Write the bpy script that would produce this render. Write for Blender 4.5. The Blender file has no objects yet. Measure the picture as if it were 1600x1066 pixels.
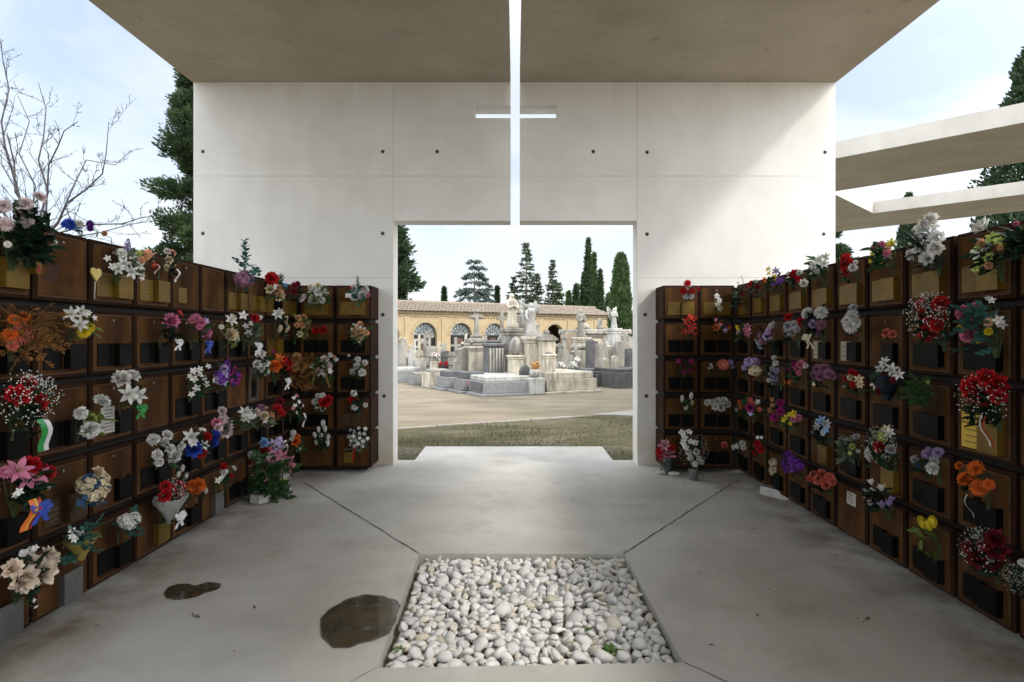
import bpy, math, random
import numpy as np
from mathutils import Vector, Matrix
R = math.radians
rnd = random.Random(7)
SC = bpy.context.scene
COL = SC.collection

# ------------------------------------------------------------------ camera, sky, sun
F, CX, CY, EYE = 950.0, 805.0, 525.0, 1.633
cd = bpy.data.cameras.new('camera'); cam = bpy.data.objects.new('camera', cd); COL.objects.link(cam)
cam.location = (0, 0, EYE); cam.rotation_euler = (R(90), 0, 0)
cd.sensor_width = 36; cd.lens = 36*F/1600; cd.shift_x = -5/1600; cd.shift_y = -8/1600
cd.clip_start = .05; cd.clip_end = 2000
SC.camera = cam
SUN_EL, SUN_ROT = R(42.6), R(116.6)
w = bpy.data.worlds.new('World'); SC.world = w; w.use_nodes = True
nt = w.node_tree; N = nt.nodes; N.clear(); Lk = nt.links.new
out = N.new('ShaderNodeOutputWorld'); bg = N.new('ShaderNodeBackground'); bg.inputs[1].default_value = .09
sky = N.new('ShaderNodeTexSky'); sky.sky_type = 'NISHITA'; sky.sun_disc = False
sky.sun_elevation = SUN_EL; sky.sun_rotation = SUN_ROT; sky.air_density = 1.0; sky.dust_density = 2.0
tc = N.new('ShaderNodeTexCoord'); sp = N.new('ShaderNodeSeparateXYZ'); Lk(tc.outputs['Generated'], sp.inputs[0])
ad = N.new('ShaderNodeMath'); ad.operation = 'ADD'; ad.inputs[1].default_value = .22; Lk(sp.outputs[2], ad.inputs[0])
dx = N.new('ShaderNodeMath'); dx.operation = 'DIVIDE'; Lk(sp.outputs[0], dx.inputs[0]); Lk(ad.outputs[0], dx.inputs[1])
dy = N.new('ShaderNodeMath'); dy.operation = 'DIVIDE'; Lk(sp.outputs[1], dy.inputs[0]); Lk(ad.outputs[0], dy.inputs[1])
cb = N.new('ShaderNodeCombineXYZ'); Lk(dx.outputs[0], cb.inputs[0]); Lk(dy.outputs[0], cb.inputs[1])
nz = N.new('ShaderNodeTexNoise'); nz.inputs['Scale'].default_value = 1.15; nz.inputs['Detail'].default_value = 7; nz.inputs['Roughness'].default_value = .55; nz.inputs['Distortion'].default_value = .35
Lk(cb.outputs[0], nz.inputs['Vector'])
rp = N.new('ShaderNodeValToRGB'); rp.color_ramp.elements[0].position = .36; rp.color_ramp.elements[0].color = (.34, .34, .34, 1)
rp.color_ramp.elements[1].position = .62; rp.color_ramp.elements[1].color = (1, 1, 1, 1); Lk(nz.outputs[0], rp.inputs[0])
mr = N.new('ShaderNodeMapRange'); mr.inputs[1].default_value = .02; mr.inputs[2].default_value = .36; mr.inputs[3].default_value = 1; mr.inputs[4].default_value = 0
Lk(sp.outputs[2], mr.inputs[0])
mx = N.new('ShaderNodeMath'); mx.operation = 'MAXIMUM'; Lk(rp.outputs[0], mx.inputs[0]); Lk(mr.outputs[0], mx.inputs[1])
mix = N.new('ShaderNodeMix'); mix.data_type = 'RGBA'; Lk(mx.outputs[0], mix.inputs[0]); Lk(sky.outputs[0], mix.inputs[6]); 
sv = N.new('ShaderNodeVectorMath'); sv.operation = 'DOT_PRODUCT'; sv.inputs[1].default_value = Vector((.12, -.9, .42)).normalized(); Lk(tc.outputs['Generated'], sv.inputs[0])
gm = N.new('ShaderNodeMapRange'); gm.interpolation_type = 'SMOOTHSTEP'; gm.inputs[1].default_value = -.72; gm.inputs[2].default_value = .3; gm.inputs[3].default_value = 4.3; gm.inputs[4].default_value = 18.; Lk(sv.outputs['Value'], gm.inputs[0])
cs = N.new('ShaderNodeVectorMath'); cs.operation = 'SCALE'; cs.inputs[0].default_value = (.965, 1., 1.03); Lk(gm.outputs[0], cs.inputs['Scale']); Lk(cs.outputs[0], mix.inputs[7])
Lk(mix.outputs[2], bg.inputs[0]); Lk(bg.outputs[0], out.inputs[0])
sd = bpy.data.lights.new('sun', 'SUN'); sd.energy = .95; sd.angle = R(7.0); sd.color = (1, .95, .86)
so = bpy.data.objects.new('sun', sd); COL.objects.link(so)
so.rotation_euler = Vector((-1, .5, -1.03)).to_track_quat('-Z', 'Y').to_euler()
SC.view_settings.view_transform = 'Standard'; SC.view_settings.look = 'None'; SC.view_settings.gamma = 1
SC.view_settings.exposure = 1.47
SC.cycles.max_bounces = 8; SC.cycles.diffuse_bounces = 5

# ------------------------------------------------------------------ materials
MATS = {}
def mat(name, col, rough=.7, metal=0., col2=None, scale=6., detail=5., lo=.35, hi=.65, bump=0., bscale=None, stretch=(1, 1, 1), coord='Object', vary=0., spec=.5, trans=0., island=0.):
    if name in MATS: return MATS[name]
    m = bpy.data.materials.new(name); m.use_nodes = True; MATS[name] = m
    t = m.node_tree; n = t.nodes; b = n['Principled BSDF']; l = t.links.new
    b.inputs['Base Color'].default_value = (*col, 1); b.inputs['Roughness'].default_value = rough; b.inputs['Metallic'].default_value = metal
    b.inputs['Specular IOR Level'].default_value = spec
    last = None
    if col2 is not None or bump:
        tcn = n.new('ShaderNodeTexCoord'); mp = n.new('ShaderNodeMapping'); mp.inputs['Scale'].default_value = stretch
        l(tcn.outputs[coord], mp.inputs[0]); vec = mp.outputs[0]
        if coord == 'Object':   # every object its own patch of the pattern
            oi = n.new('ShaderNodeObjectInfo'); va = n.new('ShaderNodeVectorMath'); va.operation = 'ADD'
            ml = n.new('ShaderNodeMath'); ml.operation = 'MULTIPLY'; ml.inputs[1].default_value = 37; l(oi.outputs['Random'], ml.inputs[0])
            l(mp.outputs[0], va.inputs[0]); l(ml.outputs[0], va.inputs[1]); vec = va.outputs[0]
    if col2 is not None:
        z = n.new('ShaderNodeTexNoise'); z.inputs['Scale'].default_value = scale; z.inputs['Detail'].default_value = detail; z.inputs['Roughness'].default_value = .6
        l(vec, z.inputs['Vector'])
        r = n.new('ShaderNodeValToRGB'); r.color_ramp.elements[0].position = lo; r.color_ramp.elements[1].position = hi
        r.color_ramp.elements[0].color = (*col, 1); r.color_ramp.elements[1].color = (*col2, 1); l(z.outputs[0], r.inputs[0]); last = r.outputs[0]
    if vary:
        oi = n.new('ShaderNodeObjectInfo'); h = n.new('ShaderNodeHueSaturation')
        mr = n.new('ShaderNodeMapRange'); mr.inputs[3].default_value = 1-vary; mr.inputs[4].default_value = 1+vary; l(oi.outputs['Random'], mr.inputs[0]); l(mr.outputs[0], h.inputs['Value'])
        if last is not None: l(last, h.inputs['Color'])
        else: h.inputs['Color'].default_value = (*col, 1)
        last = h.outputs[0]
    if island:   # every petal or leaf has its own tone
        ge = n.new('ShaderNodeNewGeometry'); h = n.new('ShaderNodeHueSaturation'); mr = n.new('ShaderNodeMapRange'); mr.inputs[3].default_value = 1-island; mr.inputs[4].default_value = 1+island*.6
        l(ge.outputs['Random Per Island'], mr.inputs[0]); l(mr.outputs[0], h.inputs['Value'])
        if last is not None: l(last, h.inputs['Color'])
        else: h.inputs['Color'].default_value = (*col, 1)
        last = h.outputs[0]
    if last is not None: l(last, b.inputs['Base Color'])
    if bump:
        z2 = n.new('ShaderNodeTexNoise'); z2.inputs['Scale'].default_value = bscale or scale*4; z2.inputs['Detail'].default_value = 4; l(vec, z2.inputs['Vector'])
        bp = n.new('ShaderNodeBump'); bp.inputs['Strength'].default_value = bump; bp.inputs['Distance'].default_value = .02; l(z2.outputs[0], bp.inputs['Height']); l(bp.outputs[0], b.inputs['Normal'])
    if trans:
        o = n['Material Output']; tb = n.new('ShaderNodeBsdfTranslucent'); tb.inputs[0].default_value = (*col, 1); ms = n.new('ShaderNodeMixShader'); ms.inputs[0].default_value = trans
        if last is not None: l(last, tb.inputs[0])
        l(b.outputs[0], ms.inputs[1]); l(tb.outputs[0], ms.inputs[2]); l(ms.outputs[0], o.inputs[0])
    return m

def layer(m, col, scale, lo, hi, amt=1., stretch=(1, 1, 1), detail=6, coord='Object', zmask=None, ax=2):
    """lay a noise-shaped stain of another colour over a material (dirt, streaks, rust)"""
    t = m.node_tree; n = t.nodes; b = n['Principled BSDF']; l = t.links.new
    src = b.inputs['Base Color'].links[0].from_socket if b.inputs['Base Color'].links else None
    tcn = n.new('ShaderNodeTexCoord'); mp = n.new('ShaderNodeMapping'); mp.inputs['Scale'].default_value = stretch; mp.inputs['Location'].default_value = (scale*1.7, 3.1, scale)
    l(tcn.outputs[coord], mp.inputs[0])
    z = n.new('ShaderNodeTexNoise'); z.inputs['Scale'].default_value = scale; z.inputs['Detail'].default_value = detail; z.inputs['Roughness'].default_value = .62; l(mp.outputs[0], z.inputs['Vector'])
    mr = n.new('ShaderNodeMapRange'); mr.inputs[1].default_value = lo; mr.inputs[2].default_value = hi; mr.inputs[4].default_value = amt; l(z.outputs[0], mr.inputs[0])
    fac = mr.outputs[0]
    if zmask:   # only near a height: (z at full, z at none)
        s = n.new('ShaderNodeSeparateXYZ'); l(tcn.outputs[coord], s.inputs[0])
        m2 = n.new('ShaderNodeMapRange'); m2.inputs[1].default_value = zmask[0]; m2.inputs[2].default_value = zmask[1]; m2.inputs[3].default_value = 1; m2.inputs[4].default_value = 0; l(s.outputs[ax], m2.inputs[0])
        mu = n.new('ShaderNodeMath'); mu.operation = 'MULTIPLY'; l(fac, mu.inputs[0]); l(m2.outputs[0], mu.inputs[1]); fac = mu.outputs[0]
    x = n.new('ShaderNodeMix'); x.data_type = 'RGBA'; l(fac, x.inputs[0])
    if src: l(src, x.inputs[6])
    else: x.inputs[6].default_value = b.inputs['Base Color'].default_value
    x.inputs[7].default_value = (*col, 1); l(x.outputs[2], b.inputs['Base Color'])
    return m

CONC = mat('wall_concrete', (.74, .72, .68), .85, col2=(.82, .805, .77), scale=1.3, bump=.08, bscale=60)
layer(CONC, (.58, .54, .47), 1.4, .5, .85, .25, stretch=(1.6, 1.6, .25))
layer(CONC, (.42, .39, .34), 38., .63, .72, .6)
layer(CONC, (.54, .48, .38), 2.6, .30, .80, .38, stretch=(2.5, 2.5, .3), zmask=(4.84, 4.25))
layer(CONC, (.52, .43, .27), 3., .3, .7, .7, zmask=(.05, .6))
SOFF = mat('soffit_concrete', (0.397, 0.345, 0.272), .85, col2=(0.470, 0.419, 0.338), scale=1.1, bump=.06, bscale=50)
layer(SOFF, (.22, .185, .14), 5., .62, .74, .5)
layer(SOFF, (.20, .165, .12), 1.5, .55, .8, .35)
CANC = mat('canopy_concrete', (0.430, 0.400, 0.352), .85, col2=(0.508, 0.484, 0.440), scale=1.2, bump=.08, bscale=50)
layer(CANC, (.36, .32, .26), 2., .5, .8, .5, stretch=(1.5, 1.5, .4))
JOINT = mat('joint_grime', (.33, .30, .25), .9, col2=(.5, .47, .42), scale=3)
HOLE = mat('tie_hole_shadow', (.02, .018, .016), .9)
FLOOR = mat('floor_concrete', (0.429, 0.413, 0.373), .72, col2=(0.557, 0.544, 0.505), scale=.9, bump=.05, bscale=45, spec=.35)
layer(FLOOR, (.28, .265, .232), 2.4, .50, .8, .45)
layer(FLOOR, (.50, .492, .467), 1.7, .55, .85, .35)
layer(FLOOR, (.14, .13, .11), 60., .67, .73, .7)
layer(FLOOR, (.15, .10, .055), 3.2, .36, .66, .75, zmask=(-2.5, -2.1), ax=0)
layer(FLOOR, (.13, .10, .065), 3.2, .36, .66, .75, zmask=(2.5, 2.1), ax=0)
layer(FLOOR, (.20, .155, .09), 2.1, .58, .74, .28)
WET = mat('wet_concrete', (.048, .044, .034), .09, col2=(.085, .066, .036), scale=6, spec=.5)
CRACK = mat('crack_dirt', (.035, .033, .028), .95)
RUST = mat('corten', (0.019, 0.008, 0.005), .85, col2=(0.037, 0.016, 0.007), scale=3.5, lo=.3, hi=.72, bump=.10, bscale=55, vary=.22, spec=.15)
layer(RUST, (.10, .042, .012), 2.3, .54, .75, .65, stretch=(1.4, 1.4, .5))
layer(RUST, (.025, .013, .010), 6, .6, .78, .5)
PANEL = mat('corten_panel', (0.033, 0.015, 0.006), .8, col2=(0.083, 0.035, 0.011), scale=3., lo=.3, hi=.7, bump=.12, bscale=70, vary=.25, spec=.15)
layer(PANEL, (.19, .086, .022), 1.6, .44, .74, .8, stretch=(2.2, 2.2, .4))
layer(PANEL, (.030, .015, .011), 9, .6, .76, .5)
EDGE = mat('panel_edge_steel', (.075, .036, .016), .6, col2=(.13, .065, .028), scale=8, vary=.2, spec=.25)
BLACK = mat('rack_steel', (.012, .010, .009), .8)
BRASS = mat('brass', (.20, .118, .009), .45, .35, col2=(.125, .072, .006), scale=9, vary=.15)
ENGR = mat('engraving', (.10, .07, .02), .6)
DGLASS = mat('dark_plaque', (.0035, .0037, .004), .45, col2=(.007, .0068, .0065), scale=4, vary=.2, spec=.08)
BROWNP = mat('bronze_plaque', (.09, .052, .02), .38, .5, col2=(.055, .032, .014), scale=6)
STEEL = mat('vase_steel', (.36, .37, .38), .32, .9, col2=(.24, .25, .26), scale=5)
PAPER = mat('paper', (.62, .60, .55), .8)
PALEPL = mat('pale_plaque', (.40, .36, .25), .5, col2=(.32, .28, .19), scale=7)
YELPL = mat('yellow_plaque', (.62, .42, .05), .45, .3)
INK = mat('ink', (.12, .11, .11), .8)
STAIN = mat('rust_stain', (.045, .016, .010), .8)

# ------------------------------------------------------------------ mesh helpers
class MB:
    def __init__(s): s.v = []; s.f = []; s.m = []; s.sm = []
    def add(s, vs, fs, mi=0, smooth=False):
        o = len(s.v); s.v += [tuple(p) for p in vs]
        for f in fs: s.f.append(tuple(i+o for i in f)); s.m.append(mi); s.sm.append(smooth)
    def box(s, x0, x1, y0, y1, z0, z1, mi=0, c=0., M=None):
        if c <= 0:
            vs = [(x, y, z) for z in (z0, z1) for y in (y0, y1) for x in (x0, x1)]
            fs = [(0, 2, 3, 1), (4, 5, 7, 6), (0, 1, 5, 4), (2, 6, 7, 3), (0, 4, 6, 2), (1, 3, 7, 5)]
        else:
            vs = []; idx = {}
            for sx in (0, 1):
                for sy in (0, 1):
                    for sz in (0, 1):
                        X = (x0, x1)[sx]; Y = (y0, y1)[sy]; Z = (z0, z1)[sz]
                        ix = c if sx == 0 else -c; iy = c if sy == 0 else -c; iz = c if sz == 0 else -c
                        for a, p in enumerate(((X, Y+iy, Z+iz), (X+ix, Y, Z+iz), (X+ix, Y+iy, Z))):
                            idx[sx, sy, sz, a] = len(vs); vs.append(p)
            fs = []
            q = lambda *k: tuple(idx[i] for i in k)
            for a in (0, 1):
                fs.append(q((a,0,0,0), (a,1,0,0), (a,1,1,0), (a,0,1,0))[::1 if a else -1])
                fs.append(q((0,a,0,1), (1,a,0,1), (1,a,1,1), (0,a,1,1))[::-1 if a else 1])
                fs.append(q((0,0,a,2), (1,0,a,2), (1,1,a,2), (0,1,a,2))[::1 if a else -1])
                for b in (0, 1):
                    k = 1 if (a == b) else -1
                    fs.append(q((a,b,0,0), (a,b,0,1), (a,b,1,1), (a,b,1,0))[::-k])
                    fs.append(q((a,0,b,0), (a,0,b,2), (a,1,b,2), (a,1,b,0))[::-k])
                    fs.append(q((0,a,b,1), (0,a,b,2), (1,a,b,2), (1,a,b,1))[::-k])
                    for d in (0, 1):
                        fs.append(q((a,b,d,0), (a,b,d,1), (a,b,d,2)))
        if M: vs = [M @ Vector(p) for p in vs]
        s.add(vs, fs, mi)
    def tube(s, pts, rad, n=6, mi=0, smooth=True, cap=True):
        pts = [Vector(p) for p in pts]
        if not hasattr(rad, '__len__'): rad = [rad]*len(pts)
        vs = []; fs = []; prev = None
        for i, p in enumerate(pts):
            d = (pts[min(i+1, len(pts)-1)]-pts[max(i-1, 0)])
            d = d.normalized() if d.length > 1e-9 else Vector((0, 0, 1))
            a = (prev - d*prev.dot(d)) if prev else d.orthogonal()
            if a.length < 1e-6: a = d.orthogonal()
            a.normalize(); prev = a; b = d.cross(a)
            for k in range(n):
                t = 2*math.pi*k/n; vs.append(p+(a*math.cos(t)+b*math.sin(t))*rad[i])
        for i in range(len(pts)-1):
            for k in range(n):
                fs.append((i*n+k, i*n+(k+1) % n, (i+1)*n+(k+1) % n, (i+1)*n+k))
        if cap: fs.append(tuple(range(n))[::-1]); fs.append(tuple((len(pts)-1)*n+k for k in range(n)))
        s.add(vs, fs, mi, smooth)
    def lathe(s, prof, n=16, mi=0, smooth=True, sx=1., sy=1., o=(0, 0, 0), wob=None):
        vs = []; fs = []
        for (r, z) in prof:
            for k in range(n):
                t = 2*math.pi*k/n; q = 1 if wob is None else 1+wob(t, z)
                vs.append((o[0]+r*q*math.cos(t)*sx, o[1]+r*q*math.sin(t)*sy, o[2]+z))
        for i in range(len(prof)-1):
            for k in range(n): fs.append((i*n+k, i*n+(k+1) % n, (i+1)*n+(k+1) % n, (i+1)*n+k))
        fs.append(tuple(range(n))[::-1]); fs.append(tuple((len(prof)-1)*n+k for k in range(n)))
        s.add(vs, fs, mi, smooth)
    def prism(s, poly, y0, y1, mi=0):      # poly in (x, z), counter-clockwise seen from -y
        n = len(poly); vs = [(x, y0, z) for x, z in poly]+[(x, y1, z) for x, z in poly]
        fs = [tuple(range(n)), tuple(range(2*n-1, n-1, -1))]+[((i+1) % n, i, n+i, n+(i+1) % n) for i in range(n)]
        s.add(vs, fs, mi)
    def cells(s, xs, ys, fill, z0, z1, flip=None, mi=0):   # solid made of filled cells, outer faces only; flip maps (a,b,c)->xyz
        fl = flip or (lambda a, b, c: (a, b, c)); nx, ny = len(xs)-1, len(ys)-1
        on = lambda i, j: 0 <= i < nx and 0 <= j < ny and fill(i, j)
        for i in range(nx):
            for j in range(ny):
                if not on(i, j): continue
                a, b, c, d = xs[i], xs[i+1], ys[j], ys[j+1]
                Q = [[(a, c, z0), (a, d, z0), (b, d, z0), (b, c, z0)], [(a, c, z1), (b, c, z1), (b, d, z1), (a, d, z1)]]
                if not on(i-1, j): Q.append([(a, c, z0), (a, c, z1), (a, d, z1), (a, d, z0)])
                if not on(i+1, j): Q.append([(b, c, z0), (b, d, z0), (b, d, z1), (b, c, z1)])
                if not on(i, j-1): Q.append([(a, c, z0), (b, c, z0), (b, c, z1), (a, c, z1)])
                if not on(i, j+1): Q.append([(a, d, z0), (a, d, z1), (b, d, z1), (b, d, z0)])
                for q in Q: s.add([fl(*p) for p in q], [(0, 1, 2, 3)], mi)
    def mesh(s, name, mats):
        me = bpy.data.meshes.new(name); me.from_pydata(s.v, [], s.f)
        for m in (mats if isinstance(mats, (list, tuple)) else [mats]): me.materials.append(m)
        me.polygons.foreach_set('material_index', s.m); me.polygons.foreach_set('use_smooth', s.sm); me.update()
        return me
    def build(s, name, mats, parent=None, loc=(0, 0, 0), rz=0.):
        return link(name, s.mesh(name, mats), parent, loc, rz)

def link(name, me, parent=None, loc=(0, 0, 0), rz=0.):
    o = bpy.data.objects.new(name, me); COL.objects.link(o); o.location = loc; o.rotation_euler = (0, 0, rz)
    if parent: o.parent = parent
    return o
def tag(o, label, cat, group=None):
    o['label'] = label; o['category'] = cat
    if group: o['group'] = group
    return o
def thing(name, label, cat, loc=(0, 0, 0), rz=0., group=None):
    o = bpy.data.objects.new(name, None); COL.objects.link(o); o.location = loc; o.rotation_euler = (0, 0, rz); o.empty_display_size = .1
    return tag(o, label, cat, group)
def struct(o): o['kind'] = 'structure'; return o
def stuff(o): o['kind'] = 'stuff'; return o
def quads(name, V, mats, smooth=False, mi=None):     # V: (n,4,3) array of separate quads
    n = len(V); me = bpy.data.meshes.new(name); me.vertices.add(n*4); me.vertices.foreach_set('co', np.asarray(V, dtype=np.float32).ravel())
    me.loops.add(n*4); me.loops.foreach_set('vertex_index', np.arange(n*4, dtype=np.int32)); me.polygons.add(n)
    me.polygons.foreach_set('loop_start', np.arange(0, n*4, 4, dtype=np.int32)); me.polygons.foreach_set('loop_total', np.full(n, 4, dtype=np.int32))
    for m in (mats if isinstance(mats, (list, tuple)) else [mats]): me.materials.append(m)
    if mi is not None: me.polygons.foreach_set('material_index', np.asarray(mi, dtype=np.int32))
    me.update(); me.validate(); return me
def at(px, py, Z): return Vector(((px-CX)*Z/F, Z, EYE-(py-CY)*Z/F))

# ------------------------------------------------------------------ ground outside
GZ = -.09
SAND = mat('sand', (0.176, 0.142, 0.095), .95, col2=(0.223, 0.188, 0.135), scale=.55, bump=.25, bscale=9, coord='Object')
layer(SAND, (.105, .085, .058), 1.6, .50, .70, .75, stretch=(.5, 1.4, 1))
layer(SAND, (.085, .082, .034), .33, .54, .68, .7, stretch=(.6, 1.5, 1))
LAWN = mat('lawn_soil', (.036, .036, .008), .95, col2=(.075, .062, .022), scale=1.2, bump=.3, bscale=30)
layer(LAWN, (.13, .105, .068), 1.1, .50, .62, .8, stretch=(.6, 1.3, 1))
b = MB(); n = 60
b.add([(-400, -60, GZ), (400, -60, GZ), (400, 700, GZ), (-400, 700, GZ)], [(0, 1, 2, 3)]); struct(b.build('ground', SAND))
kerb_y = lambda x: 11.2+.48*(x+2.16)
b = MB(); b.add([(-7.8, 8.5, GZ+.005), (16, 6.5, GZ+.005), (16, kerb_y(16), GZ+.005), (-7.8, kerb_y(-7.8), GZ+.005)], [(0, 1, 2, 3)]); struct(b.build('lawn', LAWN))
b = MB(); K0 = Vector((-7.8, kerb_y(-7.8), 0)); K1 = Vector((1.45, kerb_y(1.45), 0)); dk = (K1-K0).normalized(); nk = Vector((-dk.y, dk.x, 0))
L_ = (K1-K0).length; k = 0.
while k < L_:
    e = min(k+.98, L_); Mx = Matrix.Translation(K0+Vector((0, 0, GZ))) @ Matrix.Rotation(math.atan2(dk.y, dk.x), 4, 'Z')
    b.box(k+.01, e, -.035, .035, -.05, .035+rnd.uniform(-.008, .008), c=.008, M=Mx); k += 1.
KERBM = mat('kerb_stone', (.23, .21, .18), .9, col2=(.30, .28, .25), scale=4); struct(b.build('kerb', KERBM))
b = MB(); b.add([(1.55, 13.25, GZ+.012), (6.5, 12.2, GZ+.012), (7.5, 15.0, GZ+.012), (2.9, 14.1, GZ+.012)], [(0, 1, 2, 3)]); struct(b.build('pavement', KERBM))
npg = 26000; ra = np.random.RandomState(3)
gx = ra.uniform(-3.2, 5, npg); gy = ra.uniform(8.3, 16, npg); ky = 11.15+.48*(gx+2.16)
kp = (gy < ky) & ((np.abs(gx) > 1.35) | (gy > 9.1)) & (np.sin(gx*2.1+gy*1.3)+np.sin(gx*.9-gy*2.3)+ra.uniform(-1, 1, npg) > -.5); gx = gx[kp]; gy = gy[kp]; n = len(gx)
th = ra.uniform(0, 6.28, n); hh = ra.uniform(.015, .045, n); P = np.stack([gx, gy, np.full(n, GZ+.004)], 1); sd_ = np.stack([np.cos(th), np.sin(th), 0*th], 1)
tip = P+np.stack([ra.uniform(-.02, .02, n), ra.uniform(-.02, .02, n), hh], 1)
GRASS = mat('grass_blades', (.050, .052, .011), .8, col2=(.085, .074, .022), scale=1.5)
stuff(link('grass', quads('grass', np.stack([P-sd_*.004, P+sd_*.004, tip+sd_*.002, tip-sd_*.002], 1), GRASS)))

# ------------------------------------------------------------------ pavilion floor, gravel bed
BED = [(-.68, 2.99), (.842, 3.04), (.815, 4.563), (-.725, 4.563)]
b = MB(); X0, X1, Y0, Y1 = -4.2, 4.2, -3.9, 7.995
ov = [(X0, Y0), (X1, Y0), (X1, Y1), (X0, Y1)]
b.add([(x, y, 0) for x, y in ov+BED], [(0, 1, 5, 4), (1, 2, 6, 5), (2, 3, 7, 6), (3, 0, 4, 7)])
b.add([(x, y, z) for z in (0, -.115) for x, y in BED], [(0, 1, 5, 4), (1, 2, 6, 5), (2, 3, 7, 6), (3, 0, 4, 7)])
b.add([(x, y, z) for z in (0, -.12) for x, y in ov], [(1, 0, 4, 5), (2, 1, 5, 6), (3, 2, 6, 7), (0, 3, 7, 4)])
b.box(-1.34, 1.30, 7.997, 9.06, -.2, -.012, c=.01)
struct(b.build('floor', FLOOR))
SOIL = mat('bed_soil', (.10, .088, .07), .95, col2=(.19, .17, .14), scale=20)
b = MB(); b.add([(x, y, -.112) for x, y in BED], [(0, 1, 2, 3)]); struct(b.build('gravel_bed', SOIL))
# cracks running from the bed's corners (joints of the slab)
b = MB()
def crack(p, q, wd, seg):
    p = Vector((*p, 0)); q = Vector((*q, 0)); d = (q-p).normalized(); s = Vector((-d.y, d.x, 0)); pts = []
    for i in range(seg+1):
        c = p.lerp(q, i/seg)+s*(rnd.uniform(-.006, .006) if 0 < i < seg else 0); h = wd*rnd.uniform(.35, 1.1)/2
        pts.append((c-s*h, c+s*h))
    for i in range(seg):
        b.add([(v.x, v.y, .0025) for v in (pts[i][0], pts[i+1][0], pts[i+1][1], pts[i][1])], [(0, 1, 2, 3)])
crack(BED[3], (-2.41, 6.85), .013, 34); crack(BED[2], (2.44, 6.78), .012, 34); crack(BED[0], (-1.7, 1.7), .006, 18); crack(BED[1], (1.9, 1.8), .006, 18)
struct(b.build('floor_joint', CRACK))
def puddle(pts, z=.003):
    b = MB(); P = []; n = len(pts); W = [at(px, py, F*EYE/(py-CY)) for px, py in pts]
    for i in range(n):                                  # Catmull-Rom outline
        a, q, c, d = W[i-1], W[i], W[(i+1) % n], W[(i+2) % n]
        for t in np.linspace(0, 1, 9)[:-1]: t = float(t); P.append(.5*((2*q)+(c-a)*t+(2*a-5*q+4*c-d)*t*t+(3*q-a-3*c+d)*t**3))
    c = sum(P, Vector())/len(P); n = len(P); rings = []
    for sc_, am in ((.70, .03), (.93, .03), (1.05, .04)):
        rings.append([c+(v-c)*(sc_+am*(math.sin(i*.95+sc_*9)*.4+math.sin(i*.37+sc_*5)*.6+rnd.uniform(-.12, .12))) for i, v in enumerate(P)])
    b.add([(v.x, v.y, z) for r in rings for v in r]+[(c.x, c.y, z)], [(i, (i+1) % n, 3*n) for i in range(n)]+[(k*n+i, (k+1)*n+i, (k+1)*n+(i+1) % n, k*n+(i+1) % n) for k in (0, 1) for i in range(n)])
    b.f = [f if (Vector(b.v[f[1]])-Vector(b.v[f[0]])).cross(Vector(b.v[f[2]])-Vector(b.v[f[0]])).z > 0 else f[::-1] for f in b.f]
    o = b.build('puddle', WET); a_ = o.data.color_attributes.new('wet', 'FLOAT_COLOR', 'POINT')
    for i in range(len(b.v)): q = 0. if 2*n <= i < 3*n else 1.; a_.data[i].color = (q, q, q, 1)
    return struct(o)
def _wet():       # the wet patch thins out raggedly into the dry slab
    t = WET.node_tree; n = t.nodes; l = t.links.new; bs = n['Principled BSDF']; at_ = n.new('ShaderNodeAttribute'); at_.attribute_name = 'wet'
    tcn = n.new('ShaderNodeTexCoord'); z = n.new('ShaderNodeTexNoise'); z.inputs['Scale'].default_value = 14; z.inputs['Detail'].default_value = 6; l(tcn.outputs['Object'], z.inputs['Vector'])
    ad_ = n.new('ShaderNodeMath'); ad_.operation = 'ADD'; l(at_.outputs['Fac'], ad_.inputs[0]); l(z.outputs[0], ad_.inputs[1])
    mr = n.new('ShaderNodeMapRange'); mr.inputs[1].default_value = .82; mr.inputs[2].default_value = 1.12; l(ad_.outputs[0], mr.inputs[0])
    rr = n.new('ShaderNodeMapRange'); rr.inputs[1].default_value = 1.25; rr.inputs[2].default_value = 1.5; rr.inputs[3].default_value = .38; rr.inputs[4].default_value = .05; l(ad_.outputs[0], rr.inputs[0]); l(rr.outputs[0], bs.inputs['Roughness'])
    tr_ = n.new('ShaderNodeBsdfTransparent'); ms = n.new('ShaderNodeMixShader'); l(mr.outputs[0], ms.inputs[0]); l(tr_.outputs[0], ms.inputs[1]); l(bs.outputs[0], ms.inputs[2]); l(ms.outputs[0], n['Material Output'].inputs[0])
_wet()
puddle([(499, 985), (506, 962), (530, 942), (566, 931), (600, 932), (620, 940), (624, 955), (612, 985), (585, 1001), (545, 1012), (515, 1010)])
puddle([(256, 925), (268, 916), (290, 912), (306, 915), (325, 910), (344, 913), (340, 922), (318, 928), (305, 934), (275, 938), (258, 933)])
# pebbles
PEB = mat('white_pebbles', (0.580, 0.574, 0.561), .6, col2=(0.741, 0.737, 0.726), scale=5, bump=.1, bscale=40)
def _peb():
    t = PEB.node_tree; n = t.nodes; bs = n['Principled BSDF']; src = bs.inputs['Base Color'].links[0].from_socket
    a = n.new('ShaderNodeAttribute'); a.attribute_name = 'tone'; mm = n.new('ShaderNodeMix'); mm.data_type = 'RGBA'; mm.blend_type = 'MULTIPLY'; mm.inputs[0].default_value = 1
    t.links.new(src, mm.inputs[6]); t.links.new(a.outputs['Color'], mm.inputs[7]); t.links.new(mm.outputs[2], bs.inputs['Base Color'])
_peb()
import bmesh
bm_ = bmesh.new(); bmesh.ops.create_icosphere(bm_, subdivisions=2, radius=1); IV = np.array([v.co[:] for v in bm_.verts]); IF = np.array([[v.index for v in f.verts] for f in bm_.faces]); bm_.free()
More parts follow.
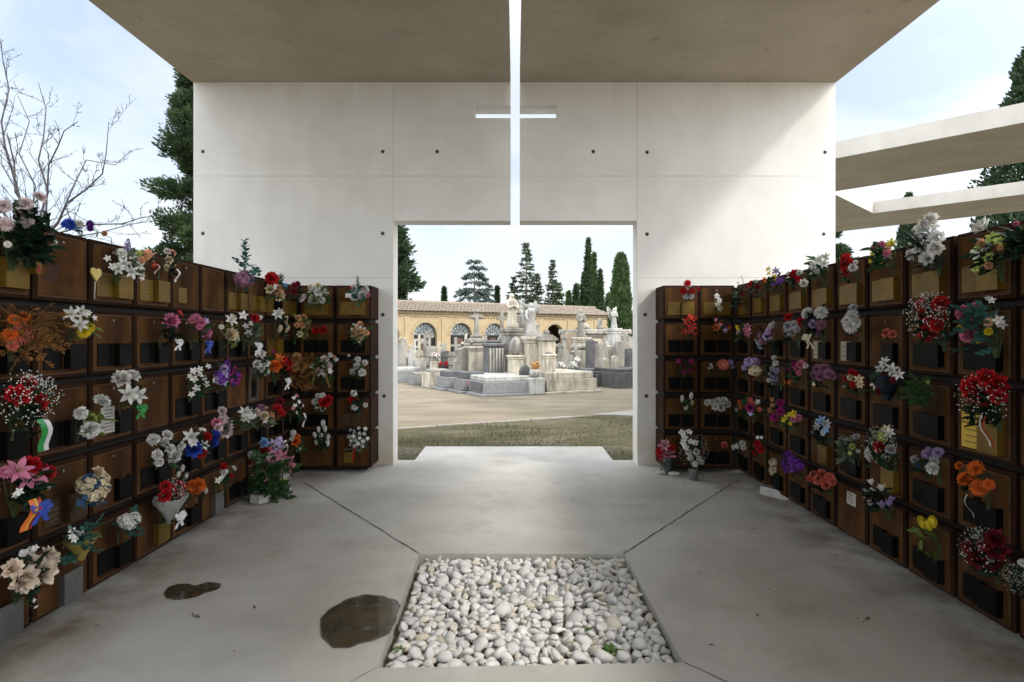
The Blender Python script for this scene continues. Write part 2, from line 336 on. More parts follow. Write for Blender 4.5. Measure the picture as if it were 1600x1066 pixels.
def inbed(x, y, m=.02): return -.70+m+.02*(4.5-y) < x < .83-m and 3.0+m < y < 4.56-m
rp_ = np.random.RandomState(11); pv = []; pf = []; pc = []; done = []
tries = 0
for lay in range(3):
    cnt = 0; target = (340, 520, 380)[lay]; tries = 0
    here = []
    while cnt < target and tries < 30000:
        tries += 1; x = rp_.uniform(-.72, .86); y = rp_.uniform(3.0, 4.57)
        sz = rp_.choice([.024, .031, .037, .045], p=[.25, .35, .28, .12])
        if not inbed(x, y, sz*1.05): continue
        if any((x-a)**2+(y-c)**2 < ((sz+s)*(.92 if lay < 2 else 1.02))**2 for a, c, s in here): continue
        here.append((x, y, sz)); cnt += 1
        s3 = np.array([sz*rp_.uniform(1.0, 1.4), sz*rp_.uniform(.8, 1.05), sz*rp_.uniform(.48, .75)])
        d = 1+.15*np.sin(IV@rp_.normal(size=3)*1.6+rp_.uniform(0, 6))+.11*np.sin(IV@rp_.normal(size=3)*2.8+rp_.uniform(0, 6))
        for _ in range(rp_.randint(1, 4)):      # worn flat facets
            ax = rp_.normal(size=3); ax /= np.linalg.norm(ax); cut = rp_.uniform(.55, .85); d = np.where(IV@ax*d > cut, cut/np.maximum(IV@ax, .2), d)
        q = Matrix.Rotation(rp_.uniform(0, 6.28), 3, 'Z') @ Matrix.Rotation(rp_.normal()*.42, 3, 'X') @ Matrix.Rotation(rp_.normal()*.42, 3, 'Y')
        v = (IV*d[:, None]*s3)@np.array(q).T+np.array([x, y, -.098+.020+lay*.022+rp_.uniform(-.006, .008)])
        pf.append(IF+len(IV)*len(pv)); pv.append(v)
        t = rp_.uniform(.84, 1.06); c = (t, t, t) if rp_.rand() > .08 else (t*.96, t*.90, t*.80)
        if rp_.rand() < .03: c = (.78, .72, .60)
        pc.append(np.tile([*c, 1.], (len(IV), 1)))
me = bpy.data.meshes.new('gravel'); me.from_pydata(np.concatenate(pv).tolist(), [], np.concatenate(pf).tolist()); me.materials.append(PEB)
ca = me.color_attributes.new('tone', 'FLOAT_COLOR', 'POINT'); ca.data.foreach_set('color', np.concatenate(pc).ravel().astype(np.float32)); me.polygons.foreach_set('use_smooth', [True]*len(me.polygons))
stuff(link('gravel', me))
WEED = mat('weed_green', (.06, .13, .025), .7, col2=(.12, .2, .04), scale=12)
V = []
for px, py, s, n in [(952, 1010, .045, 46), (918, 976, .03, 26), (770, 905, .03, 18), (920, 870, .03, 20), (625, 1008, .03, 18), (1000, 905, .02, 12), ]:
    c = at(px, py, F*EYE/(py-CY)); c.z = -.02
    for i in range(n):
        a = rnd.uniform(0, 6.28); d = Vector((math.cos(a), math.sin(a), rnd.uniform(.3, 1.6))).normalized(); l = s*rnd.uniform(.5, 1.1); sd2 = d.orthogonal()*l*.22
        p = c+Vector((rnd.gauss(0, s*.4), rnd.gauss(0, s*.4), -.01)); V.append([p, p+d*l*.5+sd2, p+d*l, p+d*l*.5-sd2])
stuff(link('weeds', quads('weeds', np.array([[v[:] for v in q] for q in V]), WEED)))
# leaf litter and crumbs on the slab
LIT = mat('leaf_litter', (.04, .028, .018), .9, col2=(.09, .055, .03), scale=9)
V = []
spots = [(rnd.gauss(365, 16), rnd.gauss(802, 3)) for _ in range(34)]+[(rnd.uniform(100, 1500), rnd.uniform(770, 1040)) for _ in range(60)]+[(rnd.uniform(1040, 1140), rnd.uniform(755, 780)) for _ in range(20)]+[(1350+rnd.gauss(0, 6), 970+rnd.gauss(0, 2)) for _ in range(6)]+[(301+rnd.gauss(0, 8), 964+rnd.gauss(0, 1.5)) for _ in range(4)]
for px, py in spots:
    c = at(px, py, F*EYE/(py-CY))
    if abs(c.x) > 2.5 or inbed(c.x, c.y, -.05): continue
    a = rnd.uniform(0, 6.28); l = rnd.uniform(.006, .022); d = Vector((math.cos(a), math.sin(a), rnd.uniform(0, .3))); s = Vector((-d.y, d.x, rnd.uniform(-.3, .3)))*.35; c.z = .006
    V.append([c-d*l, c+s*l, c+d*l, c-s*l])
stuff(link('litter', quads('litter', np.array([[v[:] for v in q] for q in V]), LIT)))

# ------------------------------------------------------------------ pavilion: walls, roof slabs with the cross cut
ZW, ZB, HC = 7.69, 7.99, 4.84
pav = thing('concrete_pavilion', 'pale concrete gateway pavilion with a cross-shaped slot and square doorway', 'pavilion')
fl = lambda a, b_, c: (a, c, b_)
for xs, sgn in (([-4.07, -1.545, -.515, -.06], -1), ([.06, .535, 1.545, 4.05], 1)):
    zs = [-.1, 3.089, 4.388, 4.546, HC+.003]
    if sgn < 0: fill = lambda i, j: not ((i > 0 and j == 0) or (i == 2 and j == 2))
    else: fill = lambda i, j: not ((i < 2 and j == 0) or (i == 0 and j == 2))
    b = MB(); b.cells(xs, zs, fill, ZW, ZB, fl); b.f = [f[::-1] for f in b.f]
    b.build('wall', CONC, pav)
    b = MB(); b.cells(xs, zs, fill, -3.8, -3.5, fl); b.f = [f[::-1] for f in b.f]; b.build('wall', CONC, pav)   # unseen rear wall, added to keep out light from behind the camera
    b = MB(); x0, x1 = (-4.09, -.06) if sgn < 0 else (.06, 4.07)
    b.box(x0, x1, -3.8, ZB+.012, HC, HC+.3, c=.012); b.build('roof', SOFF, pav)  # roof carried on out of view, length added to dim the interior
b = MB(); e = ZW-.0015
def seam(x0, x1, z0, z1): b.box(x0, x1, e, e+.02, z0, z1)
for z in (3.655, 2.37):
    for a, c in ((-4.06, -1.549), (1.549, 4.04)): seam(a, c, z-.002, z+.002)
for a, c in ((-1.541, -.07), (.07, 1.541)): seam(a, c, 3.653, 3.657)
for x in (-1.545, 1.545): seam(x-.002, x+.002, 3.10, HC-.003)
for x in (-1.53, 1.54): b.box(x-.004, x+.004, -3.79, ZW-.01, HC-.0015, HC+.01)
b.build('formwork_joint', JOINT, pav)
for px, py in [(317, 237), (598, 237), (683, 237), (927, 237), (1011, 238), (1289, 238), (317, 365), (598, 365), (1011, 366), (1287, 366), (598, 492), (600, 619), (1008, 492), (1010, 619)]:
    p = at(px, py, ZW); b = MB(); b.tube([(0, .02, 0), (0, -.0015, 0)], .019, 14, smooth=False); b.tube([(0, .02, 0), (0, -.001, 0)], .028, 14, mi=1, smooth=False)
    b.build('tie_hole', [HOLE, JOINT], pav, p)

# second pavilion roof on the right, turned 45 degrees
can = thing('concrete_canopy', 'pale concrete ring canopy with square opening beyond the dark niche wall', 'canopy', (0, 0, 0), R(-45))
b = MB(); b.cells([-7.3, -4.62, 5.2, 8.0], [11.86, 14.56, 17.87, 20.26], lambda i, j: not (i == 1 and j == 1), HC, HC+.30); b.build('roof', CANC, can)
b = MB(); b.box(-7.2, -6.9, 12.0, 20.1, GZ-.05, HC+.003); b.build('wall', CANC, can)

# ------------------------------------------------------------------ niches
ORD = ['first', 'second', 'third', 'fourth', 'fifth', 'sixth', 'seventh', 'eighth', 'ninth', 'tenth']
ROW = ['top row', 'second row', 'middle row', 'fourth row', 'bottom row']
PV = .442; BW = .424; BH = .404; BD = .40; XS = 2.64
NG = 'rusty steel burial niches'
def mk(fn, mats, name): b = MB(); fn(b); return b.mesh(name, mats)
def cham(w, h, d): return lambda b: b.box(-w/2, w/2, 0, d, 0, h, c=.006)
ME = {}
ME['body'] = mk(cham(BW, BH, BD), RUST, 'niche_body')
def door(b):
    b.box(-.178, .178, -.003, .01, .030, .372, c=.002)
    for x0, x1, z0, z1 in ((-.186, -.179, .022, .380), (.179, .186, .022, .380), (-.1785, .1785, .022, .029), (-.1785, .1785, .373, .380)): b.box(x0, x1, -.006, .01, z0, z1, mi=1)
ME['door'] = mk(door, [PANEL, EDGE], 'door_panel')
ME['lock'] = mk(lambda b: b.tube([(0, .0, .345), (0, -.009, .345)], .008, 10, smooth=False), STEEL, 'lock')
ME['tag'] = mk(lambda b: b.box(-.022, .022, -.0055, 0, .036, .048), STAIN, 'number_tag')
def plaque(m, x0, x1, z0, z1, lines, name):
    def f(b):
        b.box(x0, x1, -.010, 0, z0, z1, c=.002)
        for i in range(lines):
            z = z1-(i+1)*(z1-z0)/(lines+1); q = (x1-x0)*rnd.uniform(.22, .36); xm = (x0+x1)/2
            b.box(xm-q, xm+q, -.0107, -.009, z-.003, z+.003, mi=1)
    return mk(f, [m, ENGR if m in (BRASS, YELPL) else INK], name)
def vase(m, x0, x1, z0, z1, name='vase'):
    def f(b):
        d = .044; t = .004
        b.box(x0, x1, -d, -d+t, z0, z1); b.box(x0, x0+t, -d+t, -.003, z0, z1); b.box(x1-t, x1, -d+t, -.003, z0, z1); b.box(x0+t, x1-t, -d+t, -.003, z0, z0+t)
        b.box(x0+t, x1-t, -d+t, -.003, z1-.02, z1-.016, mi=1)
    return mk(f, [m, BLACK], name)
ME['pB'] = plaque(BRASS, -.158, -.006, .050, .205, 5, 'plaque'); ME['vB'] = vase(BRASS, .002, .150, .050, .205)
ME['pD'] = plaque(DGLASS, -.150, -.006, .050, .195, 0, 'plaque'); ME['vD'] = vase(DGLASS, .008, .140, .050, .195)
ME['pb'] = plaque(BRASS, -.11, .0, .06, .18, 4, 'plaque'); ME['pR'] = plaque(BROWNP, -.150, -.006, .050, .205, 4, 'plaque'); ME['vR'] = vase(BROWNP, .002, .150, .050, .205)
ME['pP'] = plaque(PAPER, -.12, .01, .06, .23, 7, 'plaque'); ME['pL'] = plaque(PALEPL, -.14, .0, .045, .20, 3, 'plaque'); ME['pY'] = plaque(YELPL, -.16, .0, .04, .25, 5, 'plaque')
ME['vS'] = vase(STEEL, -.04, .11, .02, .20); ME['vY'] = vase(BRASS, .004, .15, .04, .23)
ME['pN'] = plaque(PAPER, -.05, .07, .25, .35, 4, 'paper_note')
def silver(b):
    for x0, x1, z0, z1 in ((-.17, -.14, .04, .36), (.0, .03, .04, .30), (-.139, -.001, .30, .36), (-.139, -.001, .04, .065)): b.box(x0, x1, -.011, 0, z0, z1)
    b.box(-.115, -.025, -.012, 0, .08, .25, mi=1)
ME['fS'] = mk(silver, [STEEL, DGLASS], 'silver_frame')
ME['slot'] = mk(lambda b: b.box(-.09, .02, -.009, 0, .285, .300, c=.003), BLACK, 'slot')
def blot(b):
    for x, z in ((-.12, .2), (-.085, .205), (-.04, .2), (-.1, .165), (-.06, .17), (-.125, .13), (-.09, .125)): b.tube([(x, 0, z), (x, -.0042, z)], .019, 12, smooth=False)
    b.box(-.085, -.03, -.0041, 0, .11, .148)
ME['blot'] = mk(blot, STAIN, 'stain_marks')
def crest(b):
    b.prism([(.165+.024*math.cos(t), .165+.034*math.sin(t)) for t in np.linspace(0, 6.283, 20)[:-1]], -.080, -.0, 0)
    b.prism([(.165+.014*math.cos(t), .160+.020*math.sin(t)) for t in np.linspace(0, 6.283, 16)[:-1]], -.083, -.0, 1)
    b.prism([(.143, .199), (.187, .199), (.190, .220), (.176, .208), (.165, .224), (.154, .208), (.140, .220)], -.080, 0, 0)
ME['crest'] = mk(crest, [BRASS, mat('crest_red', (.30, .02, .02), .5)], 'crest')
DESC = {'B': 'brass plaque and brass vase', 'D': 'dark plaque and dark vase', 'N': 'plain panel', 'b': 'small brass plaque', 'R': 'bronze plaque and vase', 'P': 'white plaque and dark vase',
        'L': 'pale plaque and dark vase', 'Y': 'bright yellow plaque', 'S': 'steel vase', 'v': 'dark vase only', 'F': 'silver framed plaque', 'n': 'pinned paper note', 'o': 'dark slot', 'p': 'seven dark blotches', 'C': 'brass vase and crest', 'M': 'brass plaque and dark vase', 'x': 'brass vase only'}
PARTS = {'B': ('pB', 'vB'), 'D': ('pD', 'vD'), 'N': (), 'b': ('pb',), 'R': ('pR', 'vR'), 'P': ('pP', 'vD'), 'L': ('pL', 'vD'), 'Y': ('pY', 'vY'), 'S': ('vS',), 'v': ('vD',), 'F': ('fS',), 'n': ('pN',), 'o': ('slot',), 'p': ('blot',), 'C': ('pB', 'vB', 'crest'), 'M': ('pB', 'vD'), 'x': ('vB',)}
PNAME = {'pB': 'plaque', 'pD': 'plaque', 'pb': 'plaque', 'pR': 'plaque', 'pP': 'plaque', 'pL': 'plaque', 'pY': 'plaque', 'pN': 'paper_note', 'vB': 'vase', 'vD': 'vase', 'vR': 'vase', 'vS': 'vase', 'vY': 'vase', 'fS': 'silver_frame', 'slot': 'slot', 'blot': 'stain_marks', 'crest': 'crest'}
def niche(loc, rz, kind, where):
    t = thing('burial_niche', f'rusty steel niche, {DESC[kind]}, {where}', 'burial niche', loc, rz, NG)
    link('body', ME['body'], t)
    d = link('door_panel', ME['door'], t); link('lock', ME['lock'], d); link('number_tag', ME['tag'], d)
    for k in PARTS[kind]: link(PNAME[k], ME[k], t)
ZR = lambda r: .065+(4-r)*PV-.002*r
LY0, RY0, PL, PR = 7.30, 7.25, .442, .450
LT = ['BMBBNbBBpC', 'DBDDDDDDDD', 'DDFNDDoPDD', 'DDDDDDDvRD', 'NNNDSDxDSS']      # left wall, column 0 at the corner
RT = ['BBBBBBBBBN', 'DDDDLLvDDD', 'DDDDDDDDYD', 'DDDDxDxDDD', 'DDDDDnDDDD']
for r in range(5):
    for c in range(10):
        niche((-XS, LY0-(c+.5)*PL, ZR(r)), R(90), LT[r][c], f'{ROW[r]}, left niche wall, {ORD[c]} from corner')
        niche((XS, RY0-(c+.5)*PR, ZR(r)), R(-90), RT[r][c], f'{ROW[r]}, right niche wall, {ORD[c]} from corner')
    for X, k, wh in ((-2.375, 'BDRDN'[r], 'left of doorway, inner column'), (-1.938, 'BDDRb'[r], 'left of doorway, outer column'), (1.985, 'BDDDN'[r], 'right of doorway, outer column'), (2.412, 'BDDDD'[r], 'right of doorway, inner column')):
        niche((X, 7.28, ZR(r)), 0, k, f'{ROW[r]}, {wh}')
for nm, lb, bx in (('left', 'black steel rack behind the left niche wall', (-2.96, -2.70, LY0-10*PL, LY0-.02)), ('right', 'black steel rack behind the right niche wall, with added sun-blocking run', (2.70, 2.96, -3.4, RY0-.02)),  # right rack runs on empty out of view, added to block sun
                   ('l', 'black steel rack behind niches left of the doorway', (-3.02, -1.76, 7.36, 7.66)), ('r', 'black steel rack behind niches right of the doorway', (1.80, 3.02, 7.36, 7.66))):
    b = MB(); b.box(bx[0], bx[1], bx[2], bx[3], .085, 2.22)
    yr = [bx[2]+.1, (bx[2]+bx[3])/2, bx[3]-.15]
    for y in yr: b.box(bx[0]+.05, bx[1]-.05, y-.04, y+.04, 0, .09)
    tag(b.build('steel_rack', BLACK), lb, 'rack', 'racks carrying the niches')

# ------------------------------------------------------------------ flowers
PC = {'W': (.74, .73, .70), 'C': (.72, .62, .42), 'R': (.46, .010, .014), 'D': (.15, .008, .016), 'P': (.62, .20, .32), 'Q': (.76, .64, .63), 'M': (.40, .025, .20), 'V': (.17, .035, .36), 'L': (.42, .32, .56),
      'O': (.70, .15, .02), 'S': (.66, .17, .12), 'Y': (.74, .58, .03), 'B': (.03, .08, .48), 'G': (.42, .52, .14), 'A': (.74, .42, .24), 'T': (.25, .42, .68), 'E': (.47, .47, .50), 'U': (.30, .14, .22), 'N': (.40, .22, .08), 'K': (.80, .69, .57)}
def petal_mat(c): return mat('petal_'+c, PC[c], .6, col2=tuple(min(1, q*1.12+.01) for q in PC[c]), scale=25, vary=.10, trans=.12, spec=.2, island=.34)
LC = {'a': (.018, .055, .020), 'd': (.010, .030, .016), 'f': (.030, .075, .022), 'g': (.10, .14, .09), 't': (.035, .11, .095), 'b': (.045, .10, .20), 'y': (.12, .17, .04), 'o': (.22, .13, .05), 'r': (.16, .045, .015), 'w': (.22, .105, .03)}
def leaf_mat(c): return mat('leaf_'+c, LC[c], .5, col2=tuple(q*1.5 for q in LC[c]), scale=14, vary=.15, trans=.12, spec=.25, island=.4)
CENT = mat('flower_centre', (.55, .40, .06), .7); CENTG = mat('flower_centre_green', (.30, .36, .08), .7)
RIB = {'W': (.72, .72, .74), 'G': (.02, .28, .06), 'B': (.03, .07, .42), 'R': (.5, .02, .02), 'O': (.75, .16, .02), 'Y': (.7, .45, .05), 'P': (.7, .35, .38), 'C': (.60, .55, .40), 'D': (.45, .30, .08)}
def ribbon_mat(c): return mat('ribbon_'+c, RIB[c], .38)
STEMM = mat('stem', (.05, .09, .025), .6); GYPM = mat('gypsophila_white', (.72, .72, .70), .7); TWIG = mat('twig_grey', (.22, .17, .16), .8)

def petal(b, M, L, W, curl, cup=.2, n=3, tipw=.35, mi=0, start=.05, ruff=0.):
    """a petal along local +x curling up (+z): M places it"""
    vs = []; x = 0.; z = 0.; a = start
    for i in range(n+1):
        t = i/n; wd = W*(math.sin(math.pi*min(1, t*.80+.12))**.8)*(1 if t < 1 else tipw)
        rz = ruff*rnd.uniform(-1, 1)
        for s in (-1, 0, 1): vs.append(M @ Vector((x, s*wd/2, z+cup*wd*abs(s)+rz*L*(.15 if s else -.05))))
        x += L/n*math.cos(a); z += L/n*math.sin(a); a += curl/n
    fs = []
    for i in range(n):
        for s in (0, 1): k = i*3+s; fs.append((k, k+3, k+4, k+1))
    b.add(vs, fs, mi, True)
def RZ(a): return Matrix.Rotation(a, 4, 'Z')
def RY(a): return Matrix.Rotation(a, 4, 'Y')
def T(x, y, z): return Matrix.Translation((x, y, z))
# every flower is modelled with radius about 0.5, facing +z
def f_rose(b):
    for ring, (k, r0, el, L, W, cu) in enumerate([(3, .03, 1.62, .40, .16, -.1), (4, .07, 1.58, .42, .20, -.2), (5, .12, 1.50, .42, .24, -.3), (6, .17, 1.40, .42, .28, -.45), (7, .22, 1.22, .42, .32, -.65), (7, .27, .98, .40, .36, -.85), (6, .28, .60, .34, .38, -.9)]):
        for i in range(k):
            a = i*2*math.pi/k+ring*.7+rnd.uniform(-.18, .18)
            petal(b, RZ(a) @ T(r0, 0, .06-.03*ring) @ RY(-el-rnd.uniform(-.1, .1)), L*rnd.uniform(.9, 1.1), W, cu, .30, 3, .75, start=0, ruff=.15)
def f_carn(b):
    for i in range(64):
        t = (i+.5)/64; el = math.acos(1-t*1.15) ; a = i*2.39996
        petal(b, RZ(a) @ RY(-(math.pi/2-el)) @ T(.12, 0, 0) @ Matrix.Rotation(rnd.uniform(-.6, .6), 4, 'X'), rnd.uniform(.30, .40), .24, rnd.uniform(-.8, .5), .3, 2, 1., ruff=1.)
def f_daisy(b, k=22, rows=2, L=.46, W=.10, mi=1):
    for rr in range(rows):
        for i in range(k):
            a = (i+.5*rr)*2*math.pi/k+rnd.uniform(-.06, .06)
            petal(b, RZ(a) @ T(.05, 0, .03*rr) @ RY(-(.08+.35*rr+rnd.uniform(-.08, .08))), L*(1-.16*rr), W, -.35, .15, 3, .5)
    b.lathe([(.001, .02), (.11, .03), (.12, .07), (.08, .11), (.001, .125)], 10, mi=mi)
def f_mum(b):
    for rr in range(5):
        k = 22-rr*3
        for i in range(k):
            a = (i+.5*(rr % 2))*2*math.pi/k+rnd.uniform(-.08, .08)
            petal(b, RZ(a) @ T(.03, 0, .03*rr) @ RY(-(.0+.30*rr+rnd.uniform(-.1, .1))), .48-.05*rr, .11, .2-.1*rr, .2, 3, .6)
def f_lily(b):
    for i in range(6):
        petal(b, RZ(i*math.pi/3+rnd.uniform(-.08, .08)) @ T(.03, 0, -.12+(i % 2)*.02) @ RY(-.95), .62, .26 if i % 2 else .20, -1.35, .18, 5, .05)
    for i in range(6):
        a = i*math.pi/3+.4; b.tube([(0, 0, -.05), (.06*math.cos(a), .06*math.sin(a), .15), (.13*math.cos(a), .13*math.sin(a), .26)], [.008, .007, .018], 4, mi=1)
def f_hyd(b, n=34, q=.21):
    for i in range(n):
        t = (i+.5)/n; el = math.acos(1-t*1.35); a = i*2.39996
        M = RZ(a) @ RY(el+rnd.uniform(-.2, .2)) @ T(0, 0, .36+rnd.uniform(-.07, .06)) @ RZ(rnd.uniform(0, 3))
        for k in range(4): petal(b, M @ RZ(k*math.pi/2) @ T(.005, 0, 0) @ RY(-.25), q*.72, q*.72, -.3, .1, 2, .8)
def f_peony(b):
    for ring, (k, el, L, W) in enumerate([(4, 1.4, .34, .3), (6, 1.15, .40, .34), (8, .85, .44, .36), (9, .55, .48, .38), (9, .2, .46, .4), (8, -.2, .40, .4)]):
        for i in range(k): petal(b, RZ(i*2*math.pi/k+ring*.5+rnd.uniform(-.2, .2)) @ T(.04, 0, .12-.04*ring) @ RY(-el), L, W, -.2+.8*(el < .9)-.3, .25, 3, .9, start=0, ruff=.5)
def f_tulip(b):
    for i in range(6): petal(b, RZ(i*math.pi/3) @ T(.08, 0, -.4) @ RY(-1.05), 1.0, .48, .95, .22, 5, .15)
def f_orchid(b):
    for i, (L, W) in enumerate([(.48, .5), (.46, .28), (.48, .5), (.46, .28), (.46, .28)]): petal(b, RZ(i*1.2566+.3) @ T(.03, 0, 0) @ RY(-.12), L, W, -.3, .08, 3, .5)
    b.lathe([(.001, -.02), (.07, 0), (.09, .08), (.05, .16), (.001, .18)], 8, mi=1, sx=.8)
def f_bud(b):
    for ring, (k, r0, el) in enumerate([(3, .02, 1.5), (4, .08, 1.32), (4, .12, 1.12)]):
        for i in range(k): petal(b, RZ(i*2*math.pi/k+ring) @ T(r0, 0, -.3) @ RY(-el), .72, .5, .35-.35*(ring == 2)*2, .25, 3, .6, start=0)
def f_spike(b):     # long spike of florets along +z, 1 long
    for i in range(30):
        z = i/30; r = .20*(1-z*.75)*rnd.uniform(.7, 1.2)+.02; a = i*2.39996+rnd.uniform(-.5, .5); M = T(0, 0, z*.95-.35) @ RZ(a) @ RY(math.pi/2-.5+rnd.uniform(-.4, .4)) @ T(0, 0, r)
        for k in range(4): petal(b, M @ RZ(k*math.pi/2+rnd.uniform(-.3, .3)) @ RY(-.4), .15*(1.1-z*.5), .11*(1.1-z*.5), -.2, .1, 2, .5)
def f_star(b, k=5):
    for i in range(5): petal(b, RZ(i*1.2566) @ RY(-.25), .5, .26, -.2, .12, 3, .1)
    b.lathe([(.001, .0), (.07, .02), (.001, .09)], 6, mi=1)
def f_lotus(b):
    for ring, (k, el, L) in enumerate([(5, 1.2, .5), (7, .8, .55), (8, .4, .6)]):
        for i in range(k): petal(b, RZ(i*2*math.pi/k+ring*.4) @ T(.05, 0, 0) @ RY(-el), L, .26, .35, .25, 4, .08)
FT = {'r': ('rose', f_rose), 'c': ('carnation', f_carn), 'd': ('daisy', f_daisy), 'm': ('chrysanthemum', f_mum), 'l': ('lily', f_lily), 'h': ('hydrangea', f_hyd), 'p': ('peony', f_peony), 't': ('tulip', f_tulip),
      'o': ('orchid', f_orchid), 'b': ('flower_bud', f_bud), 's': ('flower_spike', f_spike), 'x': ('star_flower', f_star), 'L': ('lotus', f_lotus)}
FME = {}
def flower_mesh(t, c):
    k = (t, c, rnd.randrange(3))
    if k not in FME:
        b = MB(); FT[t][1](b); FME[k] = b.mesh(FT[t][0]+'_mesh', [petal_mat(c), CENTG if t in 'lo' else CENT])
    return FME[k]
def basis(d, roll):
    d = d.normalized(); q = d.to_track_quat('Z', 'Y'); return q @ Matrix.Rotation(roll, 3, 'Z').to_quaternion()
WN = {'L': (R(90), 'left niche wall'), 'R': (R(-90), 'right niche wall'), 'b': (0, 'left of doorway'), 'q': (0, 'right of doorway'), 'F': (0, 'floor')}
BG = 'flower bouquets on the niches'
PROT = .13
def plane_pt(wall, px, py, off=0.):
    if wall == 'L': X = -(XS-PROT-off); Zd = X*F/(px-CX)
    elif wall == 'R': X = XS-PROT-off; Zd = X*F/(px-CX)
    else: Zd = 7.28-PROT-off
    return at(px, py, Zd)
NB = [0]
def bouquet(wall, px, py, s, blooms, desc, row, col, leaf='a26', ex='', base=None, name='flower_bouquet', cat='bouquet', wr=None):
    """wall, picture centre and size in picture pixels (turned into metres at the wall's own distance); blooms: tokens like rW4:22 (type colour count:size) or lW@x,y:size"""
    rz, wn = WN[wall if wall != 'F' else 'F']; NB[0] += 1
    C0 = plane_pt(wall, px, py) if wall != 'F' else base
    Zd = C0.y; k = Zd/F; Rb = s*k/2
    where = ('' if wall == 'F' else f', {ROW[row]}, {wn}'+(f', {ORD[col]} from corner' if wall in 'LR' else (', inner column' if col else ', outer column')))
    t = thing(name, desc+where, cat, C0, rz, BG if wall != 'F' else None)
    inv = Matrix.Rotation(-rz, 3, 'Z'); cm = (inv @ (Vector((0, 0, EYE))-C0)).normalized()
    low = Vector((0, .07, -Rb*1.05)); heads = []
    face = (Vector((0, -.7, .25))+cm*.75).normalized()
    toks = blooms.split(); rest = []
    for tk in toks:
        body, sz = tk.split(':'); sz = float(sz)*k
        ty, co = body[0], body[1]
        if '@' in body:
            x, y = map(float, body.split('@')[1].split(',')); P = inv @ ((plane_pt(wall, x, y, rnd.uniform(.0, .05)) if wall != 'F' else at(x, y, Zd-rnd.uniform(0, .06)))-C0); rest.append((P, ty, co, sz, True))
        else:
            for i in range(int(body[2:] or 1)): rest.append((None, ty, co, sz, False))
    nf = sum(1 for q in rest if not q[4]); order = list(range(nf)); rnd.shuffle(order); j = 0; ph = rnd.uniform(0, 6)
    for P, ty, co, sz, ex_ in rest:
        if P is None:
            i = order[j]; j += 1; rr = math.sqrt((i+.45)/max(nf, 1)); a = i*2.39996+ph; rad = max(.0, Rb-sz*.42)
            P = Vector((rr*math.cos(a)*rad*.92, -math.sqrt(max(0, 1-rr*rr))*rad*.7+.02, rr*math.sin(a)*rad))
        d = (P*1.0/max(Rb, .01)*.55+face+Vector((rnd.gauss(0, .16), rnd.gauss(0, .16), rnd.gauss(0, .16)))).normalized()
        if ty in 's': d = (Vector((P.x*1.2/Rb, -.25+cm.y*.2, 1.0))+Vector((rnd.gauss(0, .2), rnd.gauss(0, .2), 0))).normalized()
        if ty in 'tb': d = (d*.45+Vector((0, -.1, 1))).normalized()
        o = link(FT[ty][0], flower_mesh(ty, co), t, P); o.rotation_mode = 'QUATERNION'; o.rotation_quaternion = basis(d, rnd.uniform(0, 6.28)); q = sz*rnd.uniform(.87, 1.08)*(1.05 if ty in 'rlt' else .95); o.scale = (q, q, q)
        heads.append((P, d, sz))
    b = MB()
    for P, d, sz in heads: b.tube([P-d*sz*.1, P-d*sz*.55+Vector((0, .01, -.01)), low.lerp(P, .3)+Vector((0, .02, 0)), low+Vector((rnd.uniform(-.015, .015), 0, -.03))], max(.0022, Rb*.018), 4, cap=False)
    b.build('stems', STEMM, t)
    lk, ln = leaf[0], int(leaf[1:] or 0)
    if ln:
        ln = int(ln*1.45)+4; V = []; lf = MB()
        for i in range(ln):
            th = rnd.uniform(0, 6.28); ph_ = rnd.uniform(-.5, 1.05); d = Vector((math.cos(th)*math.cos(ph_), min(.35, math.sin(th)*math.cos(ph_)*.8-.15), math.sin(ph_)*.9)).normalized()
            o = Vector((rnd.gauss(0, .22), rnd.uniform(-.35, .1), rnd.uniform(-1.0, .30)))*Rb; L = min(Rb*rnd.uniform(.5, .95), rnd.uniform(.07, .115))
            if lk in 'fw': # fronds / straw
                Lq = L*(1.2 if lk == 'f' else 1.5); tipd = d+Vector((0, 0, -.35 if lk == 'w' else -.1)); pts = [o, o+d*Lq*.5, o+d*Lq*.5+tipd*Lq*.5]
                lf.tube(pts, Rb*.012+.0006, 3, cap=False)
                sd2 = d.orthogonal().normalized()
                for q in range(9 if lk == 'f' else 3):
                    u = .25+.75*q/8 if lk == 'f' else .8+.1*q; p = o+d*Lq*min(u, .5)+tipd*Lq*max(0, u-.5)
                    for sg in (-1, 1):
                        e = (sd2*sg+d*.7+Vector((rnd.gauss(0, .2), rnd.gauss(0, .2), rnd.gauss(0, .2)))).normalized()*Rb*.22; w2 = e.orthogonal().normalized()*Rb*.035
                        lf.add([p, p+e*.5+w2, p+e, p+e*.5-w2], [(0, 1, 2, 3)])
            else:
                M = Matrix.Translation(o) @ d.to_track_quat('X', 'Z').to_matrix().to_4x4() @ Matrix.Rotation(rnd.uniform(-.9, .9), 4, 'X')
                if lk in 'te': # round leaves along a sprig
                    lf.tube([o, o+d*L*1.2], .0016, 3, cap=False)
                    for q in range(5):
                        petal(lf, Matrix.Translation(d*L*(.3+.2*q)) @ M @ RZ((1 if q % 2 else -1)*.9), L*.38, L*.36, -.2, .08, 2, .8)
                elif lk == 'b': # lobed ivy leaf
                    for a_, m_ in ((0, 1.), (.9, .75), (-.9, .75)): petal(lf, M @ T(L*.3, 0, 0) @ RZ(a_), L*.6*m_, L*.38*m_, -.3, .1, 3, .1)
                else: petal(lf, M, L, L*rnd.uniform(.26, .40), -.5, .10, 4, .08)
        lf.build('foliage', leaf_mat(lk), t)
    i = 0
